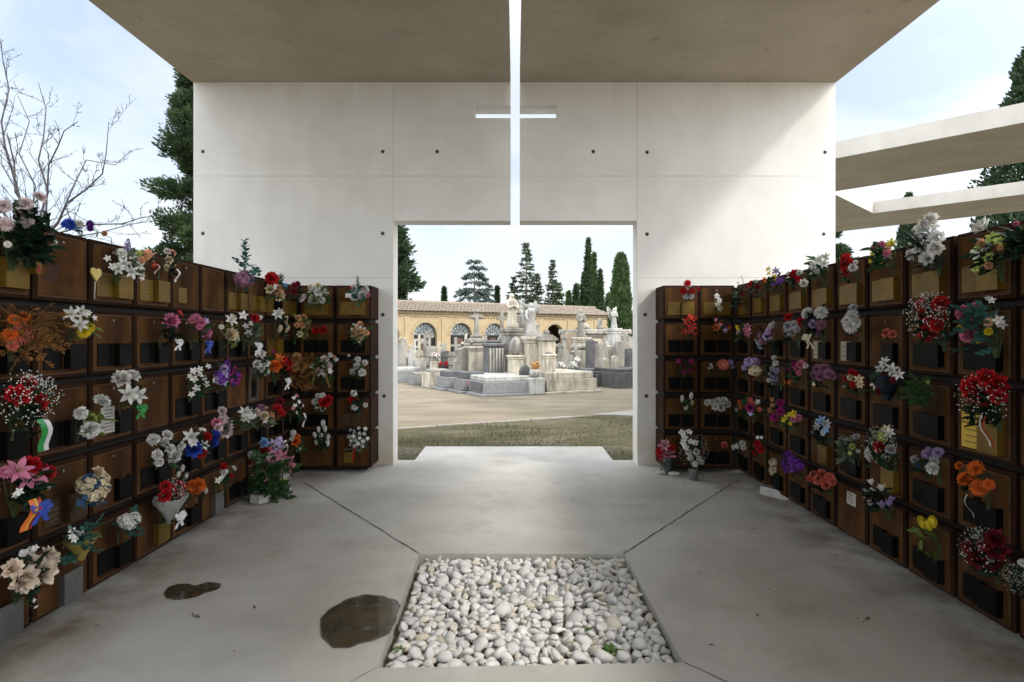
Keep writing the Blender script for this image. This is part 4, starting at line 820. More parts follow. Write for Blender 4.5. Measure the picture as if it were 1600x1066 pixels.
planter('cream hydrangea in a white trough standing on the floor', 1213, 776, 728, 34, 'hC@1210,724:20 hC@1216,732:20 hC@1209,736:18', 'd50', .30, R(-62), '')
planter('large floor arrangement of pink lilies, roses and leafy greenery in a white trough', 424, 780, 732, 96,
        'lP@432,727:30 lP@449,726:28 lP@424,741:30 lP@418,728:26 lP@436,742:26 rR@391,720:16 mY@411,724:16 mW@400,713:18 mW@392,712:16 mW@406,719:16 cR@438,737:12 dY@443,749:14 mW@445,742:16 lP@441,714:22 xW@420,712:14 lP@428,712:20', 'f70', .40, R(62), 'g1')

# ------------------------------------------------------------------ cemetery: arcade building
STONEG = mat('grey_limestone', (0.220, 0.207, 0.179), .9, col2=(0.349, 0.325, 0.279), scale=2.2, bump=.3, bscale=18, vary=.12)
layer(STONEG, (.055, .054, .048), 2.6, .44, .68, .8, stretch=(1.5, 1.5, .5))
STONEC = mat('cream_limestone', (0.445, 0.396, 0.310), .9, col2=(0.559, 0.511, 0.415), scale=1.8, bump=.25, bscale=18, vary=.08)
layer(STONEC, (.11, .10, .08), 2.8, .44, .68, .8, stretch=(1.6, 1.6, .4))
STONED = mat('dark_granite', (.055, .056, .058), .55, col2=(.10, .10, .10), scale=5, vary=.15)
layer(STONED, (.18, .17, .155), 3, .58, .75, .6)
STONEM = mat('grey_granite', (0.161, 0.163, 0.167), .8, col2=(0.212, 0.212, 0.209), scale=7, bump=.1, bscale=50, vary=.12)
MARBLE = mat('weathered_marble', (0.356, 0.351, 0.324), .7, col2=(0.427, 0.421, 0.395), scale=3, bump=.15, bscale=20, vary=.05)
layer(MARBLE, (.16, .155, .135), 4, .44, .68, .8, stretch=(1.5, 1.5, .5))
BROWNS = mat('brown_stone', (0.225, 0.176, 0.124), .9, col2=(0.285, 0.232, 0.169), scale=3, bump=.2, bscale=20)
YBRICK = mat('yellow_brick', (.30, .225, .125), .9, col2=(.36, .28, .165), scale=1.6, bump=.1, bscale=30)
layer(YBRICK, (.27, .205, .12), 1.2, .5, .75, .5); layer(YBRICK, (.28, .22, .14), 1.5, .35, .65, .6, zmask=(0, .9))
PALEB = mat('pale_brick_trim', (.34, .27, .165), .9, col2=(.25, .195, .12), scale=5)
TILE = mat('roof_tiles', (.17, .13, .095), .9, col2=(.27, .225, .175), scale=7, bump=.2, bscale=25)
layer(TILE, (.15, .11, .08), 4, .55, .72, .7)
GRILLE = mat('iron_grille', (.035, .032, .03), .6); FAN = mat('fanlight_glass', (.20, .24, .25), .25, col2=(.33, .36, .36), scale=5); VOID = mat('dark_interior', (.012, .010, .009), .9)
DOORW = mat('brown_door', (.13, .065, .035), .6)
A0 = Vector((-7.7, 40, GZ)); FA = math.atan2(.545, .84)
arc = thing('arcade_building', 'long low yellow brick arcade building with tiled roof and arched bays', 'building', A0, FA)
EAV, RID, XL, XR = 3.36, 4.02, -9.5, 18.6; AW, AH = .84, 1.78      # arch half width, springing height
bays = [1.96+2.72*k for k in range(-4, 6)]
b = MB()
def wallq(x0, x1, z0, z1): b.add([(x0, 0, z0), (x1, 0, z0), (x1, 0, z1), (x0, 0, z1)], [(0, 1, 2, 3)])
x = XL
for bx in bays:
    wallq(x, bx-AW, 0, EAV); n = 18; P = [(bx-AW*math.cos(math.pi*i/n), AH+AW*math.sin(math.pi*i/n)) for i in range(n+1)]
    for i in range(n):
        (xa, za), (xb, zb) = P[i], P[i+1]
        b.add([(xa, 0, za), (xb, 0, zb), (xb, 0, EAV), (xa, 0, EAV)], [(0, 1, 2, 3)]); b.add([(xa, 0, za), (xb, 0, zb), (xb, .45, zb), (xa, .45, za)], [(0, 3, 2, 1)])
    for sg in (-1, 1): xa = bx+sg*AW; b.add([(xa, 0, 0), (xa, 0, AH), (xa, .45, AH), (xa, .45, 0)], [(0, 1, 2, 3)])
    x = bx+AW
wallq(x, XR, 0, EAV)
for xa in (XL, XR): b.add([(xa, 0, 0), (xa, 0, EAV), (xa, 5, EAV), (xa, 5, 0)], [(0, 1, 2, 3)])
b.add([(XL, 5, 0), (XR, 5, 0), (XR, 5, EAV), (XL, 5, EAV)], [(0, 3, 2, 1)]); b.build('wall', YBRICK, arc)
for k in range(-4, 7):
    x = .6+2.72*k
    if XL < x < XR: b = MB(); b.box(x-.16, x+.16, -.05, 0, 0, 2.98); b.build('pilaster', YBRICK, arc)
for bx in bays:      # raised arch rings
    n = 18; b = MB()
    for i in range(n):
        a0, a1 = math.pi*i/n, math.pi*(i+1)/n; q = []
        for r in (AW+.005, AW+.20): q += [(bx-r*math.cos(a0), AH+r*math.sin(a0)), (bx-r*math.cos(a1), AH+r*math.sin(a1))]
        b.add([(q[0][0], -.03, q[0][1]), (q[1][0], -.03, q[1][1]), (q[3][0], -.03, q[3][1]), (q[2][0], -.03, q[2][1])], [(0, 1, 2, 3)])
        b.add([(q[2][0], -.03, q[2][1]), (q[3][0], -.03, q[3][1]), (q[3][0], 0, q[3][1]), (q[2][0], 0, q[2][1])], [(0, 1, 2, 3)])
        b.add([(q[0][0], -.03, q[0][1]), (q[1][0], -.03, q[1][1]), (q[1][0], 0, q[1][1]), (q[0][0], 0, q[0][1])], [(0, 3, 2, 1)])
    b.build('arch_trim', PALEB, arc)
b = MB()
b.box(XL, XR, -.10, 0, 3.20, 3.30); b.box(XL, XR, -.16, 0, 3.304, EAV)
for k in range(-4, 6):
    for q in range(9): x = .6+2.72*k+.42+q*.235; b.box(x-.055, x+.055, -.06, 0, 2.98, 3.09) if x < XR else None
b.box(XL, XR, -.065, 0, 3.094, 3.15)
x = XL
while x < XR: b.box(x, x+.10, -.15, -.101, 3.22, 3.30); x += .2
b.build('cornice', PALEB, arc)
b = MB(); nt_ = int((XR-XL+.5)/.29)
for i in range(nt_):
    xa = XL-.25+i*.29
    for j in range(5):
        y0, y1 = -.30+j*.52, -.30+(j+1)*.52+.04; z0, z1 = EAV+.02+j*.145, EAV+.02+(j+1)*.145-.012; zz = rnd.uniform(-.008, .008)
        vs = []
        for (y, z, r) in ((y0, z0+.035, .105), (y1, z1, .085)):
            for q in range(5): a = math.pi*q/4; vs.append((xa+.115-r*math.cos(a), y, z+zz+r*math.sin(a)*.8))
        b.add(vs, [(q, q+1, q+6, q+5) for q in range(4)]+[(4, 3, 2, 1, 0)], 0)
b.add([(XL-.25, -.28, EAV+.01), (XR+.25, -.28, EAV+.01), (XR+.25, 2.3, EAV+.72), (XL-.25, 2.3, EAV+.72)], [(0, 1, 2, 3)], 1)
b.add([(XL-.25, 2.3, EAV+.72), (XR+.25, 2.3, EAV+.72), (XR+.25, 5.3, EAV), (XL-.25, 5.3, EAV)], [(0, 1, 2, 3)])
b.add([(XL-.25, -.28, EAV), (XR+.25, -.28, EAV), (XR+.25, 5.3, EAV-.01), (XL-.25, 5.3, EAV-.01)], [(3, 2, 1, 0)])
b.tube([(XL-.25, 2.3, EAV+.78), (XR+.25, 2.3, EAV+.78)], .11, 8); b.build('roof', [TILE, mat('tile_channel', (.05, .036, .026), .95)], arc)
for k, bx in enumerate(bays):
    dark = k in (8, 9); b = MB(); n = 14
    pts = [(bx-AW, 0), (bx+AW, 0)]+[(bx+AW*math.cos(math.pi*i/n), AH+AW*math.sin(math.pi*i/n)) for i in range(n+1)]
    if dark:
        b.prism(pts, 1.6, 1.62); wn_ = b.build('interior', VOID, arc); continue
    b.prism(pts, .30, .32); wn_ = b.build('window', FAN, arc); b = MB()
    for r in (AW-.03, AW*.52): b.tube([(bx+r*math.cos(math.pi*i/n), .27, AH+r*math.sin(math.pi*i/n)) for i in range(n+1)], .03 if r > .6 else .018, 5)
    for i in range(1, 8): a = math.pi*i/8; b.tube([(bx+AW*.2*math.cos(a), .27, AH+AW*.2*math.sin(a)), (bx+(AW-.03)*math.cos(a), .27, AH+(AW-.03)*math.sin(a))], .016, 4)
    b.box(bx-AW, bx+AW, .24, .29, AH-.05, AH+.03)
    for i in range(15): x = bx-AW+AW*2*i/14; b.tube([(x, .26, 0), (x, .26, AH-.05)], .016, 4)
    b.box(bx-AW, bx+AW, .25, .28, .95, 1.0); b.build('grille', GRILLE, wn_)
    b = MB(); b.box(bx-AW, bx+AW, .285, .298, 0, AH-.05); b.box(bx-.25, bx+.25, .275, .284, 0, 1.55, mi=1); b.build('door', [VOID, DOORW], wn_)

# ------------------------------------------------------------------ tombs
GA = R(25.); UU = Vector((math.cos(GA), math.sin(GA), 0)); VV = Vector((-.567, .824, 0)); C0_ = Vector((-.89, 17.2, 0))
def tt(name, label, cat, px, Z, group=None, rz=GA, gz=GZ):
    p = at(px, CY, Z); p.z = gz; return thing(name, label, cat, p, rz, group)
def ztop(py, Z): return EYE-(py-CY)*Z/F-GZ
def statue(b, h, wings=False, o=(0, 0, 0), arms='fold', lean=.0, mi=0):
    """a carved robed figure of height h standing at o, facing -y"""
    f = lambda t, z: .10*math.sin(t*7+z*4/h)*(1 if z < h*.55 else .25)
    pr = [(.16, 0), (.175, .03), (.155, .15), (.135, .32), (.125, .46), (.118, .55), (.128, .64), (.145, .74), (.150, .79), (.12, .83), (.062, .855), (.052, .875)]
    ox, oy, oz = o; b.lathe([(r*h, z*h) for r, z in pr], 20, mi, sx=1.0, sy=.72, o=o, wob=f)
    b.lathe([(r*h, z*h) for r, z in [(.02, .862), (.055, .875), (.068, .905), (.070, .935), (.060, .968), (.035, .992), (.004, 1.)]], 14, mi, sx=.86, sy=1., o=(ox, oy-.012*h, oz))
    b.lathe([(r*h, z*h) for r, z in [(.10, .80), (.085, .86), (.082, .93), (.068, .985), (.03, 1.012), (.003, 1.018)]], 14, mi, sx=.9, sy=.95, o=(ox, oy+.022*h, oz), wob=lambda t, z: .05*math.sin(5*t))
    for sg in (-1, 1):
        if arms == 'fold': pts = [(sg*.135, 0, .79), (sg*.165, -.02, .66), (sg*.12, -.10, .58), (sg*.02, -.135, .655)]
        elif arms == 'up' and sg > 0: pts = [(sg*.135, 0, .79), (sg*.20, -.04, .72), (sg*.20, -.10, .86), (sg*.17, -.11, .98)]
        else: pts = [(sg*.135, 0, .79), (sg*.175, -.01, .66), (sg*.17, -.05, .54), (sg*.14, -.10, .46)]
        b.tube([(ox+x*h, oy+y*h, oz+z*h) for x, y, z in pts], [.050*h, .047*h, .038*h, .024*h], 8, mi)
        if wings:
            V = [(.03, .09, .80), (.12, .16, .95), (.24, .20, 1.10), (.30, .20, 1.06), (.29, .19, .90), (.25, .17, .70), (.19, .14, .52), (.12, .11, .44), (.07, .09, .58)]
            fr = [(ox+sg*x*h, oy+y*h, oz+z*h) for x, y, z in V]; bk = [(ox+sg*x*h, oy+(y+.035)*h, oz+z*h) for x, y, z in V]; n = len(V)
            b.add(fr+bk, [tuple(range(n)), tuple(range(2*n-1, n-1, -1))]+[(i, (i+1) % n, n+(i+1) % n, n+i) for i in range(n)], mi)
            for i in (2, 3, 4, 5, 6): b.tube([fr[0], fr[i]], [.018*h, .010*h], 5, mi)
def cross(b, x, y, z, h, wd, t, arm=.62, mi=0, flare=0.):
    b.box(x-t/2, x+t/2, y-t*.4, y+t*.4, z, z+h, mi, c=t*.08)
    za = z+h*arm; b.box(x-wd/2, x-t/2-.001, y-t*.38, y+t*.38, za-t/2, za+t/2, mi, c=t*.08); b.box(x+t/2+.001, x+wd/2, y-t*.38, y+t*.38, za-t/2, za+t/2, mi, c=t*.08)
    if flare:
        for dx_, dz_ in ((-wd/2, 0), (wd/2, 0), (0, h*(1-arm))):
            b.lathe([(.02, -t*.42), (t*flare, -t*.40), (t*flare, t*.40), (.02, t*.42)], 10, mi, o=(x+dx_, y, za+dz_))
def pedestal(b, w_, d_, h, mi=0, cap=.12, base=.14):
    b.box(-w_*.62, w_*.62, -d_*.62, d_*.62, 0, h*base, mi, c=.015); b.box(-w_*.56, w_*.56, -d_*.56, d_*.56, h*base+.001, h*base*1.5, mi, c=.02)
    b.box(-w_/2, w_/2, -d_/2, d_/2, h*base*1.5+.001, h*(1-cap), mi, c=.008)
    b.box(-w_*.56, w_*.56, -d_*.56, d_*.56, h*(1-cap)+.001, h*(1-cap*.55), mi, c=.015); b.box(-w_*.63, w_*.63, -d_*.63, d_*.63, h*(1-cap*.55)+.001, h, mi, c=.02)
def ped_thing(name, label, cat, px, Z, w_, hp_, m, parts, group=None, d_=None):
    t = tt(name, label, cat, px, Z, group); b = MB(); pedestal(b, w_, d_ or w_, hp_); b.build('pedestal', m, t)
    for nm, mm, fn in parts: b = MB(); fn(b); b.build(nm, mm, t)
    return t
TG = 'tall carved tomb monuments'
Z = 22.; hp_ = ztop(541, Z)
def f(b):
    b.box(-.36, .36, -.34, .34, hp_+.001, hp_+.10, c=.03); b.box(-.27, .27, -.25, .25, hp_+.102, hp_+.30, c=.06); b.box(-.19, .19, -.18, .18, hp_+.302, hp_+.40, c=.03)
    for sg in (-1, 1): b.tube([(sg*.30, -.30, hp_+.10), (sg*.31, -.31, hp_+.22)], [.07, .02], 8)
ped_thing('cross_monument', 'tall stone cross with rounded arms on a stepped tomb pedestal hung with carving', 'tomb', 744.5, Z, .66, hp_, STONEC,
          [('stepped_cap', STONEG, f), ('shaft', STONEG, lambda b: b.tube([(0, 0, hp_+.40), (0, 0, hp_+.78)], [.13, .085], 4, smooth=False)), ('cross', STONEG, lambda b: cross(b, 0, 0, hp_+.74, ztop(486, 22.)-hp_-.74, .34, .15, .58, flare=.75))], TG, d_=.6)
Z = 19.6; h_ = ztop(536, Z)
t = tt('fluted_monument', 'dark grey fluted pillar tomb with blank panels, no statue', 'tomb', 771, Z, TG); b = MB(); b.box(-.31, .31, -.3, .3, 0, .28, c=.02); b.box(-.26, .26, -.25, .25, .281, h_-.12, c=.01); b.box(-.31, .31, -.31, .31, h_-.119, h_, c=.03)
b.box(-.2, .2, -.24, .24, h_+.001, h_+.08, c=.03); b.build('pillar', STONED, t); b = MB()
for i in range(5): x = -.21+i*.105; b.tube([(x, -.255, .32), (x, -.255, h_-.16)], .034, 8)
b.build('flutes', STONEG, t)
Z = 20.; h1 = ztop(513, Z); h2 = ztop(459, Z)
ped_thing('virgin_monument', 'draped praying stone figure on a tall grey pedestal, tallest statue', 'statue', 800, Z, .48, h1, STONEG, [('statue', STONEC, lambda b: statue(b, h2-h1, o=(0, 0, h1)))], TG)
Z = 19.2; ped_thing('bust_monument', 'low carved pedestal with a shrouded urn before the tallest statue', 'tomb', 806, Z, .40, ztop(555, Z), STONEC,
          [('urn', STONEG, lambda b: b.lathe([(.10, ztop(555, 19.2)), (.17, ztop(550, 19.2)), (.20, ztop(540, 19.2)), (.15, ztop(532, 19.2)), (.10, ztop(529, 19.2)), (.02, ztop(526, 19.2))], 14, wob=lambda a, z: .06*math.sin(5*a)))], TG)
Z = 21.2; h1 = ztop(524, Z)
def f(b): cross(b, 0, 0, h1, ztop(486, 21.2)-h1, .34, .11, .68)
ped_thing('cross_monument', 'thin stone cross on a draped tapering base beside the tallest statue', 'tomb', 784, Z, .42, ztop(560, Z), STONEG, [('draped_base', STONEG, lambda b: b.lathe([(.30, ztop(560, 21.2)), (.27, ztop(545, 21.2)), (.16, ztop(530, 21.2)), (.09, ztop(523, 21.2))], 12, wob=lambda a, z: .12*math.sin(4*a))), ('cross', STONEG, f)], TG)
Z = 21.; t = tt('large_cross', 'big dark square-armed stone cross behind the winged angel', 'cross', 817.5, Z, TG); b = MB(); b.box(-.36, .36, -.36, .36, 0, .5, c=.03); b.build('base', STONEG, t)
b = MB(); cross(b, 0, 0, .5, ztop(492, Z)-.5, 1.18, .42, .74); b.build('cross', STONEG, t)
Z = 19.2; h1 = ztop(526, Z); h2 = ztop(474, Z)
ped_thing('angel_monument', 'white winged angel with raised arm on a tall cream pedestal', 'statue', 830, Z, .43, h1, STONEC, [('statue', MARBLE, lambda b: statue(b, h2-h1, True, (0, 0, h1), 'up'))], TG)
Z = 19.; h1 = ztop(520, Z); t = tt('pillar_tomb', 'square cream pillar with a slanting slab cap', 'tomb', 853.5, Z, TG); b = MB(); b.box(-.22, .22, -.22, .22, 0, h1-.24, c=.01); b.build('pillar', STONEC, t)
b = MB(); b.prism([(-.29, h1-.239), (.29, h1-.239), (.29, h1-.19), (.08, h1-.06), (-.16, h1-.04), (-.29, h1-.12)], -.27, .27); b.build('cap', STONEG, t); b = MB(); b.lathe([(.09, h1-.06), (.11, h1), (.07, h1+.08), (.02, h1+.1)], 10, o=(.02, 0, 0), wob=lambda a, z: .12*math.sin(3*a)); b.build('broken_finial', STONEG, t)
Z = 18.5; ped_thing('small_pillar_tomb', 'slim cream pedestal with moulded cap in front of the square pillar', 'tomb', 857.5, Z, .30, ztop(553, Z), STONEC, [('finial', STONEG, lambda b: b.lathe([(.10, ztop(553, 18.5)), (.13, ztop(552, 18.5)), (.02, ztop(548, 18.5))], 8))], TG)
Z = 24.; h1 = ztop(527, Z); h2 = ztop(484, Z)
ped_thing('mourner_monument', 'grey robed stone figure with bowed head above a scrolled pedestal', 'statue', 907.5, Z, .5, h1, STONEC, [('statue', STONEG, lambda b: statue(b, h2-h1, o=(0, 0, h1))),
          ('scroll_cap', STONEG, lambda b: b.box(-.34, .34, -.32, .32, h1-.50, h1-.28, c=.08))], TG)
Z = 26.; h1 = ztop(513, Z); h2 = ztop(482, Z)
ped_thing('angel_monument', 'white angel with folded wings on a pale square column near the big cypress', 'statue', 959.5, Z, .42, h1, MARBLE, [('statue', MARBLE, lambda b: statue(b, h2-h1, True, (0, 0, h1)))], TG)
def stele(name, label, px, Z, wpx, py, m, shape='flat', group='upright headstones', dep=.16, rz=GA, extra=None):
    t = tt(name, label, 'headstone', px, Z, group, rz); h = ztop(py, Z); q = wpx*Z/F/2; b = MB(); b.box(-q*1.25, q*1.25, -dep*1.1, dep*1.1, 0, .22, c=.02); b.build('base', m, t)
    n = 12
    top = {'flat': [(q, h), (-q, h)], 'round': [(q*math.cos(math.pi*i/n), h-q*.6+q*.6*math.sin(math.pi*i/n)) for i in range(n+1)], 'gothic': [(q, h-q*1.1), (q*.7, h-q*.45), (0, h), (-q*.7, h-q*.45), (-q, h-q*1.1)],
           'slant': [(q, h-.25*q), (q*.5, h), (-q*.8, h-.1*q), (-q, h-.5*q)], 'gable': [(q*1.1, h-q*.6), (q*1.1, h-q*.45), (0, h), (-q*1.1, h-q*.45), (-q*1.1, h-q*.6)]}[shape]
    b = MB(); b.prism([(-q, .221), (q, .221)]+top, -dep/2, dep/2)
    b.box(-q*.62, q*.62, -dep/2-.012, -dep/2, .35+.15*h, h*.78, 0, c=.004); b.build('slab', m, t)
    if extra == 'cross': b = MB(); cross(b, 0, 0, h, .62, .36, .10, .62); b.build('cross', m, t)
    if extra == 'figure': b = MB(); statue(b, .62, o=(0, 0, h-.03)); b.build('statue', m, t)
    return t
S = stele
S('headstone', 'pointed grey headstone topped by a small figure, before the dark arch', 880.5, 23, 20, 543, STONEG, 'gothic', extra='figure')
S('headstone', 'tall brown stele with a round top beside the robed figure', 890.5, 25, 17, 519, BROWNS, 'round', dep=.3)
S('headstone', 'tall dark slab headstone leaning to one side', 922, 22, 12.5, 531, STONED, 'slant')
S('headstone', 'broad grey headstone with a flat top and dark engraved panel', 937, 23, 17, 537, STONEG, 'flat')
S('headstone', 'narrow cream headstone stump with rounded top', 952.5, 22.2, 8, 540, STONEC, 'round', dep=.2)
S('headstone', 'wide dark grey headstone with shouldered top at the edge of the doorway', 970, 22, 22, 533, STONEG, 'slant', dep=.2)
S('headstone', 'plain grey headstone half hidden by the door jamb', 984, 24, 10, 526, STONEG, 'flat')
S('headstone', 'pale upright slab headstone, whitest of its row', 641, 26, 14, 546, MARBLE, 'flat')
S('headstone', 'cream headstone with small cross on top', 655, 25, 14, 546, STONEC, 'gable', extra='cross')
S('headstone', 'grey headstone on a block with a cross, beside brown door', 671, 24, 15, 541, STONEG, 'flat', dep=.5, extra='cross')
S('headstone', 'dark round-topped headstone behind red flowers', 697, 24, 14, 548, STONED, 'round')
S('headstone', 'mid grey round-topped headstone next to the dark one', 708, 23.2, 15, 550, STONEG, 'round')
S('headstone', 'carved grey headstone close to the stepped cross tomb', 722, 22, 15, 543, STONEG, 'gable', dep=.4)
S('headstone', 'tall plain grey slab behind the stepped cross tomb', 733, 25, 13, 530, STONEG, 'flat', dep=.3)
S('headstone', 'small low pale headstone with gable top by the first grave kerb', 627, 24, 12, 528, STONEG, 'gable', dep=.3)
S('headstone', 'small black pointed headstone on the front grave', 820, 18.2, 17, 570, STONED, 'gothic', dep=.12)
S('headstone', 'grey block stele between winged angel and square pillar', 843, 21, 10, 545, STONEG, 'flat', dep=.3)
S('headstone', 'low cream block headstone behind the white flowers', 894, 26, 16, 552, STONEC, 'flat', dep=.4)
S('headstone', 'light block headstone right of the robed figure', 926, 26, 12, 545, STONEC, 'gable', dep=.3)
S('headstone', 'short rough cream headstone on the dark graves', 947, 20.8, 7, 560, STONEC, 'round', dep=.2)
def slim_cross(px, Z, py, m, lb, hb=.55, wd=.42, t_=.11, fl=0.):
    t = tt('grave_cross', lb, 'cross', px, Z, 'slim crosses among the graves'); b = MB(); b.box(-.2, .2, -.17, .17, 0, hb*.5, c=.02); b.box(-.14, .14, -.12, .12, hb*.5+.001, hb, c=.02); b.build('base', m, t)
    b = MB(); cross(b, 0, 0, hb, ztop(py, Z)-hb, wd, t_, .68, flare=fl); b.build('cross', m, t)
for a in [(633, 27, 527, STONEC, 'thin pale cross nearest the left jamb of the doorway'), (648, 27.5, 531, MARBLE, 'small white cross left of the cross-topped cream headstone'), (664, 26, 520, STONEG, 'tall thin grey cross before the first full arch'), (686, 26.5, 534, STONEC, 'low cream cross right of the brown door'),
          (712, 26, 527, STONEG, 'plain grey cross between the second arch and dark headstones'), (728, 27, 522, STONEC, 'slim cream cross left of the stepped cross monument'), (759, 25, 521, STONEG, 'thin grey cross right of the stepped cross monument'), (793, 24, 505, STONEG, 'tall narrow grey cross rising left of the tallest statue'),
          (866, 26, 527, STONEC, 'small cream cross in front of the dark arch'), (874, 24.5, 536, STONEG, 'short grey cross left of the pointed headstone'), (899, 22.5, 541, STONEG, 'short weathered cross before the robed figure'), (914, 27, 524, MARBLE, 'little white cross in front of the mausoleum'), (945, 25, 527, STONEG, 'grey cross between mausoleum and white angel'), (978, 27, 519, STONEC, 'pale cross at the right jamb of the doorway')]:
    slim_cross(*a)
S('headstone', 'grey tapering pillar headstone beside the fluted monument', 783, 22.5, 9, 531, STONEG, 'gable', dep=.25)
S('headstone', 'narrow cream slab headstone left of the fluted monument', 758, 22.8, 9, 541, STONEC, 'round', dep=.2)
S('headstone', 'pale narrow headstone under the winged angel', 845, 23, 8, 538, MARBLE, 'gothic', dep=.2)
S('headstone', 'dark narrow headstone behind the leaning dark slab', 929, 23.5, 9, 533, STONED, 'round', dep=.2)
S('headstone', 'thin light headstone between cream stump and white angel column', 949, 24.2, 7, 534, MARBLE, 'gothic', dep=.15)
S('headstone', 'low grey headstone left of the railing', 663, 22.6, 12, 560, STONEG, 'round', dep=.2)
S('headstone', 'squat cream headstone on the fifth grave', 678, 21.6, 9, 565, STONEC, 'flat', dep=.25)
S('headstone', 'wide grey headstone right behind the cream grave, flat topped', 915, 24.5, 16, 540, STONEG, 'flat', dep=.3)
S('headstone', 'tall weathered headstone with gabled top before the big cypress', 975, 27, 14, 522, STONEG, 'gable', dep=.25)
S('headstone', 'low cream headstone standing on the stepped dark grave', 961, 21, 10, 556, STONEC, 'round', dep=.18)
S('headstone', 'squared dark headstone at the right jamb low down', 982, 21.5, 9, 545, STONED, 'flat', dep=.2)
S('headstone', 'stocky cream headstone left of the robed figure pedestal', 897, 23.5, 9, 548, STONEC, 'gothic', dep=.2)
S('headstone', 'narrow grey headstone between the two arches on the left', 692, 27.5, 9, 536, STONEG, 'gable', dep=.2)
S('headstone', 'white little headstone close to the first arch', 650, 24.8, 8, 560, MARBLE, 'round', dep=.15)
S('headstone', 'dark squat headstone under the thin pale cross', 632, 25, 9, 556, STONED, 'gothic', dep=.2)
S('headstone', 'grey headstone with rounded shoulders behind the railing', 715, 21, 11, 562, STONEG, 'round', dep=.2)
Z = 29.; t = tt('mausoleum', 'low cream mausoleum with heavy grey cornice behind the headstones', 'mausoleum', 929, Z); h_ = ztop(515, Z); b = MB(); b.box(-1.15, 1.15, -.9, .9, 0, h_-.36, c=.01); b.build('wall', STONEC, t)
b = MB(); b.box(-1.25, 1.25, -1., 1., h_-.359, h_-.24, c=.03); b.box(-1.38, 1.38, -1.1, 1.1, h_-.239, h_, c=.05); b.build('cornice', STONEG, t); b = MB(); b.lathe([(.16, h_), (.2, h_+.12), (.10, h_+.28), (.14, h_+.42), (.02, h_+.55)], 10, o=(.3, 0, 0)); b.build('finial', STONEG, t); b = MB(); b.lathe([(.2, h_), (.24, h_+.1), (.05, h_+.3)], 8, o=(-.5, 0, 0)); b.build('finial', STONEG, t)
# raised graves
GG = 'raised stone graves'
def grave(label, org, w_, l_, h, m, slab=None, sl_h=.14, foot=True, name='grave', rise=0.):
    t = thing(name, label, 'grave', (org.x, org.y, GZ), GA, GG); b = MB()
    if foot: b.box(-.14, w_+.14, -.14, l_+.1, 0, .07, c=.01)
    b.box(0, w_, 0, l_, .071 if foot else 0, h, c=.012); b.build('plinth', m, t)
    if slab:
        b = MB(); b.box(.08, w_-.08, .08, l_-.08, h+.001, h+sl_h, c=.02)
        if rise: b.box(.2, w_-.2, .25, l_-.25, h+sl_h+.001, h+sl_h+rise, c=.03)
        b.build('slab', slab, t)
    return t
g0 = C0_
grave('raised grey grave at the front corner with pale slab rim', g0, 1.95, 2.4, .40, STONEM, MARBLE, .15)
b = MB(); b.box(-.022, -.002, .10, 1.0, .12, .38, c=.004); t2 = b.build('plaque', STONED, None); t2.parent = bpy.data.objects['grave']
grave('raised cream grave with ochre-stained front', g0+UU*2.02+Vector((0, -.05, 0)), 1.75, 2.3, .42, STONEC, STONEC, .20, rise=.0)
for i, (lb, h, m, sl, slh) in enumerate([('second grave from the front corner, dark slab, cream end', .42, STONEM, STONED, .2), ('third grave from the front corner with grey slab', .42, STONEM, STONED, .18), ('fourth grave from the front corner with low kerb', .50, STONEC, STONEG, .1),
          ('fifth grave from the front corner with plain low plinth', .34, STONEM, STONEG, .1), ('sixth grave from the front corner with pale slab', .42, STONEM, MARBLE, .12), ('seventh grave from the front corner, grey and weathered', .40, STONEM, MARBLE, .12), ('farthest grave of the row by the doorway edge', .45, STONEM, MARBLE, .15)]):
    grave(lb, g0+VV*(1.25+1.12*i+.35*(i > 3)), .85 if i < 4 else 1.3, .78, h, m, sl, slh, foot=i < 2)
p = at(905, CY, 19.6); p.z = 0
for i, (px, Z, w_, l_, h, lb) in enumerate([(909, 21.0, 2.0, 1.2, .46, 'low dark granite grave behind the cream grave'), (934, 20.6, 1.7, 1.0, .40, 'low blackish granite grave beside the doorway edge'), (964, 19.8, 1.6, 1.6, .52, 'stepped dark granite grave nearest the door jamb'), (872, 20.4, 1.5, 1.1, .42, 'grey grave carrying white flower pots')]):
    q = at(px, CY, Z); q.z = 0; grave(lb, q, w_, l_, h, STONED if i < 3 else STONEM, STONED, .12, foot=False)
# urn with dried flowers, flower pots on graves
DRY = mat('dried_orange_flowers', (.42, .20, .06), .9, col2=(.55, .30, .11), scale=20)
def tuft(t, nm, m, c, r, n, s):
    V = []
    for i in range(n):
        d = Vector((rnd.gauss(0, 1), rnd.gauss(0, 1), rnd.gauss(.2, 1))).normalized(); p = Vector(c)+d*r*rnd.uniform(.4, 1); e = d.orthogonal().normalized()*s; g_ = d.cross(e).normalized()*s
        V.append([p-e, p-g_+d*s*.5, p+e, p+g_+d*s*.5])
    link(nm, quads(nm, np.array([[v[:] for v in q] for q in V]), m), t)
Z = 17.9; t = tt('flower_urn', 'white stone urn of dried orange flowers on a block at the grave front', 'urn', 836, Z, None); h1 = ztop(590, Z); b = MB(); b.box(-.24, .24, -.2, .2, 0, h1, c=.03); b.build('block', MARBLE, t)
b = MB(); b.lathe([(.08, h1), (.14, h1+.05), (.17, h1+.14), (.15, h1+.22), (.13, h1+.24), (.02, h1+.2)], 14); b.build('urn', MARBLE, t); tuft(t, 'dried_flowers', DRY, (0, 0, h1+.34), .16, 260, .022)
WF = petal_mat('W'); FG = leaf_mat('a')
